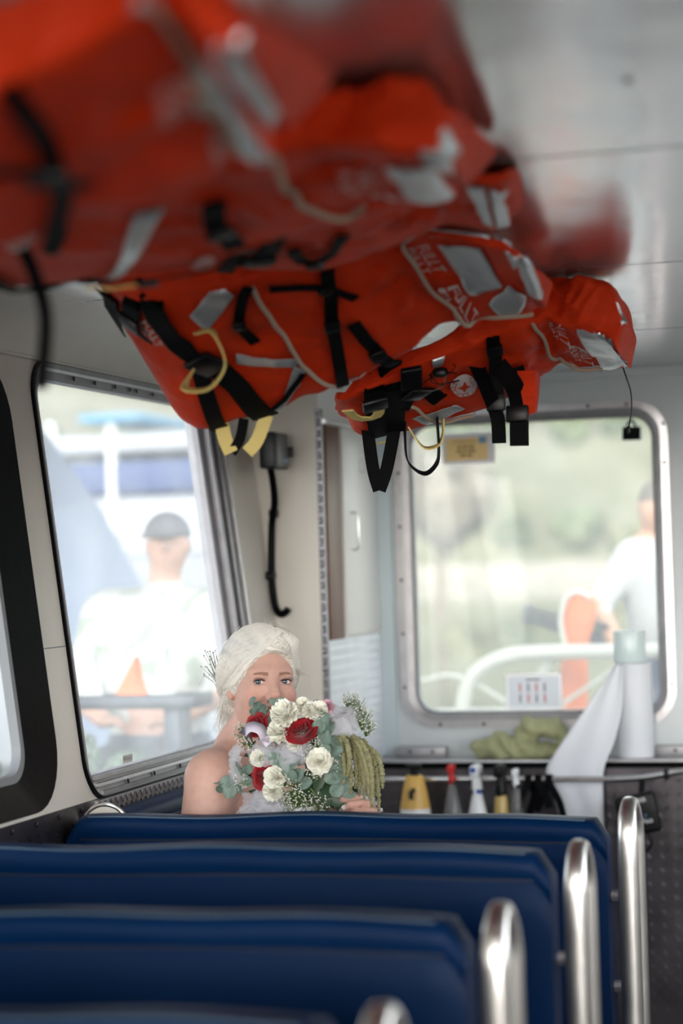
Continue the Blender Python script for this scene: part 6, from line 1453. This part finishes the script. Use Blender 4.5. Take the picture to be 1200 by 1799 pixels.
dev_text('Pass', 0.019, 0.024, -0.024, M['inkw']); dev_text('E', 0.022, 0.005, 0.010, M['led'], 0.0); dev_text('Z', 0.012, 0.022, -0.008, M['inkb'])
mb = MB()
for r_ in (0.018, 0.024):
    mb.add([mt @ Vector((-0.026+rr_*math.cos(a), -0.010+rr_*math.sin(a), 0.0148)) for a in [-0.7+1.4*i/10 for i in range(11)] for rr_ in (r_, r_+0.0025)], [(2*i, 2*i+1, 2*i+3, 2*i+2) for i in range(10)])
mb.build('signal_mark', M['led'], cr_, smooth=None)
mb = MB(); mb.ribbon([(-0.84, RY-0.03, 0.765), (-0.838, RY-0.018, 0.80), (-0.838, RY-0.005, 0.829)], (0, -1, 0.2), 0.016, 0.004); mb.build('strap', M['blackp'], t)
mb = MB(); mb.tube([(-0.838+0.026*math.cos(a), RY-0.045, 0.634+0.030*math.sin(a)) for a in [PI*0.62+i/24*PI*1.75 for i in range(25)]], 0.005, 8); mb.build('cable', M['blackp'], t)

# towel bundle on the ledge
M['towel'] = mat('olive_towel', srgb(168, 170, 130), 0.9, bump=0.6, bscale=300, var=0.08, vscale=30)
def towel(P):
    d = s_chain(P, [(-1.355, 6.43, 0.885), (-1.28, 6.42, 0.897), (-1.20, 6.43, 0.885), (-1.10, 6.43, 0.885)], [0.030, 0.036, 0.032, 0.026], 0.03)
    d = smin(d, s_chain(P, [(-1.25, 6.45, 0.905), (-1.20, 6.44, 0.955), (-1.13, 6.44, 0.955), (-1.09, 6.43, 0.905)], [0.028, 0.032, 0.032, 0.024], 0.02), 0.015)
    d = smin(d, s_chain(P, [(-1.36, 6.42, 0.905), (-1.30, 6.41, 0.918), (-1.24, 6.40, 0.890)], [0.016, 0.020, 0.014], 0.02), 0.012)
    w = np.sin(P[:, 0]*70+P[:, 2]*90+2.5*np.sin(P[:, 0]*30))*0.006+np.sin(P[:, 0]*130-P[:, 2]*60+P[:, 1]*50)*0.003
    return np.maximum(d+w, 0.863-P[:, 2])
V, F = sdf_mesh(towel, (-1.42, 6.34, 0.855), (-1.04, 6.50, 1.01), 0.004)
obj('towel', np_mesh(V, F), M['towel'], None, 'crumpled olive green towel on the ledge under the rear window', 'towel')

# paper roll with a sheet pulled down over the rail
M['paper'] = mat('white_paper', srgb(216, 219, 225), 0.7, sub=0.0); M['film'] = mat('greenish_wrapped_roll', srgb(206, 222, 222), 0.25, spec=0.6)
t = thing('paper_roll', 'tall white paper roll on the ledge with a sheet pulled down to the left', 'paper roll', (-0.875, 6.43, 0.862))
mb = MB(); mb.lathe([(0.018, 0.864), (0.054, 0.864), (0.055, 0.87), (0.055, 1.146), (0.054, 1.150), (0.018, 1.150)], 32, (-0.877, 6.438, 0)); mb.build('roll', M['paper'], t)
mb = MB(); secs = []
Ls = [(-0.925, 6.395, 1.148), (-0.965, 6.375, 1.09), (-1.02, 6.35, 1.01), (-1.08, 6.325, 0.925), (-1.130, 6.305, 0.845), (-1.122, 6.30, 0.800), (-1.108, 6.30, 0.74), (-1.085, 6.30, 0.66)]
Rs = [(-0.900, 6.386, 1.148), (-0.90, 6.375, 1.09), (-0.905, 6.352, 1.01), (-0.925, 6.330, 0.925), (-0.955, 6.308, 0.850), (-0.962, 6.302, 0.80), (-0.962, 6.30, 0.74), (-0.962, 6.30, 0.66)]
for a, b in zip(path_pts(Ls, 4), path_pts(Rs, 4)):
    secs.append([tuple(a[m]+(b[m]-a[m])*i/12+(0.004*math.sin(i*0.9+a[2]*12) if m == 1 else 0) for m in range(3)) for i in range(13)])
mb.loft(secs, cap=False, closed_sec=False); o = mb.build('loose_sheet', M['paper'], t, smooth=180); md = o.modifiers.new('s', 'SOLIDIFY'); md.thickness = 0.0012
mb = MB(); mb.lathe([(0.015, 1.152), (0.047, 1.152), (0.0485, 1.156), (0.0485, 1.244), (0.047, 1.248), (0.020, 1.248), (0.019, 1.235)], 32, (-0.887, 6.438, 0)); mb.build('wrapped_roll', M['film'], None, label='small greenish wrapped roll standing on top of the paper roll', cat='roll')

# notice, placard and clip on the rear window
M['card'] = mat('orange_card', srgb(246, 214, 150), 0.6); M['cardw'] = mat('white_card', srgb(236, 236, 240), 0.5); M['inkbr'] = mat('brown_ink', srgb(150, 110, 50), 0.6)
t = thing('window_notice', 'small orange notice headed ATTENTION stuck to the rear window', 'notice', (-1.392, 6.518, 1.79))
mb = MB(); mb.box((-1.472, 6.5195, 1.783), (-1.302, 6.5215, 1.878)); mb.build('backing', M['cardw'], t)
mb = MB(); mb.box((-1.460, 6.5175, 1.793), (-1.325, 6.5195, 1.864)); mb.build('card', M['card'], t)
mb = MB(); v, f = text_mesh('ATTENTION', 0.0135); mb.add([(-1.400+p.x, 6.517, 1.851+p.y) for p in v], f)
for j, ws in enumerate(((0.012, 0.016, 0.018), (0.018, 0.010, 0.026), (0.020, 0.016))):
    x = -1.395-sum(ws)/2-0.003*(len(ws)-1)/2
    for w in ws:
        z = 1.836-0.0135*j; mb.add([(x, 6.517, z-0.0035), (x+w, 6.517, z-0.0035), (x+w, 6.517, z+0.0035), (x, 6.517, z+0.0035)], [(0, 1, 2, 3)]); x += w+0.004
mb.build('print', M['inkbr'], t, smooth=None)
mb = MB(); mb.box((-1.352, 6.5165, 1.846), (-1.328, 6.5175, 1.866)); mb.build('blue_mark', mat('pale_blue_mark', srgb(120, 160, 196), 0.5), t)
t = thing('placard', 'white placard with two rows of red figures at the foot of the rear window', 'placard', (-1.20, 6.515, 1.0))
mb = MB(); mb.box((-1.288, 6.512, 1.006), (-1.112, 6.516, 1.116)); mb.build('frame', M['cardw'], t)
mb = MB(); mb.box((-1.280, 6.511, 1.014), (-1.120, 6.5125, 1.108)); mb.build('sheet', mat('pale_sheet', srgb(206, 214, 222), 0.5), t)
M['inkred'] = mat('red_ink', srgb(190, 70, 84), 0.6); M['inkdk'] = mat('dark_ink', srgb(110, 90, 104), 0.6)
for j in range(2):
    for i in range(4):
        x = -1.244+i*0.026; z = 1.075-j*0.034; mb = MB()
        mb.add([(x+0.0038*math.cos(a), 6.5105, z+0.009+0.0038*math.sin(a)) for a in [k/8*2*PI for k in range(8)]], [tuple(range(8))])
        mb.add([(x-0.004, 6.5105, z+0.004), (x+0.004, 6.5105, z+0.004), (x+0.0025, 6.5105, z-0.006), (x+0.0035, 6.5105, z-0.014), (x-0.0035, 6.5105, z-0.014), (x-0.0025, 6.5105, z-0.006)], [tuple(range(6))])
        mb.build('figure_mark', M['inkred' if (i+j) % 2 == 0 else 'inkdk'], t, smooth=None)
mb = MB(); mb.box((-1.225, 6.5102, 1.096), (-1.180, 6.5108, 1.101)); mb.build('heading', M['inkdk'], t)
t = thing('binder_clip', 'black binder clip at the upper right of the rear window', 'clip', (-0.867, 6.50, 1.83))
mb = MB(); mb.loft([[(-0.895, 6.486, 1.833), (-0.839, 6.486, 1.833), (-0.839, 6.518, 1.833), (-0.895, 6.518, 1.833)], [(-0.895, 6.499, 1.874), (-0.839, 6.499, 1.874), (-0.839, 6.505, 1.874), (-0.895, 6.505, 1.874)]]); mb.build('body', M['blackp'], t)
mb = MB(); mb.tube([(-0.880, 6.50, 1.872), (-0.878, 6.50, 1.885), (-0.867, 6.50, 1.893), (-0.856, 6.50, 1.885), (-0.854, 6.50, 1.872)], 0.004, 8); mb.tube([(-0.867, 6.50, 1.890), (-0.867, 6.508, 1.914)], 0.002, 6); mb.build('handle', M['blackp'], t)

# junction box with a black hose on the corner post
t = thing('junction_box', 'dark junction box with a black hose hanging down the corner post', 'junction box', (-1.80, 5.75, 1.75))
mb = MB(); mb.rbox((-1.815, 5.685, 1.755), (-1.768, 5.815, 1.858), 0.006, 3); bx_ = mb.build('box', M['blackp'], t)
mb = MB(); mb.rbox((-1.769, 5.70, 1.762), (-1.7645, 5.805, 1.852), 0.002, 2); mb.build('cover', mat('dark_grey_plastic', srgb(76, 72, 74), 0.45), bx_)
mb = MB(); mb.box((-1.7648, 5.76, 1.772), (-1.764, 5.795, 1.784)); mb.build('label', mat('blue_grey_label', srgb(140, 170, 196), 0.5), bx_)
mb = MB(); mb.rbox((-1.775, 5.812, 1.79), (-1.758, 5.835, 1.82), 0.004, 2); mb.build('knob', M['blackp'], bx_)
mb = MB(); mb.box((-1.812, 5.815, 1.77), (-1.79, 5.884, 1.84)); mb.build('bracket', M['blackp'], t)
mb = MB(); mb.tube(path_pts([(-1.803, 5.75, 1.757), (-1.806, 5.78, 1.72), (-1.815, 5.82, 1.66), (-1.832, 5.842, 1.60), (-1.838, 5.845, 1.50), (-1.838, 5.845, 1.42), (-1.830, 5.843, 1.36), (-1.815, 5.84, 1.338), (-1.800, 5.838, 1.340), (-1.788, 5.836, 1.352)], 5), 0.0105, 12); mb.build('hose', M['black_rubber'], t, smooth=60)
for z, x in ((1.63, -1.826), (1.45, -1.840)):
    mb = MB(); mb.tube([(x-0.012, 5.842, z), (x+0.012, 5.842, z)], 0.013, 10); mb.build('hose_clip', M['blackp'], t)
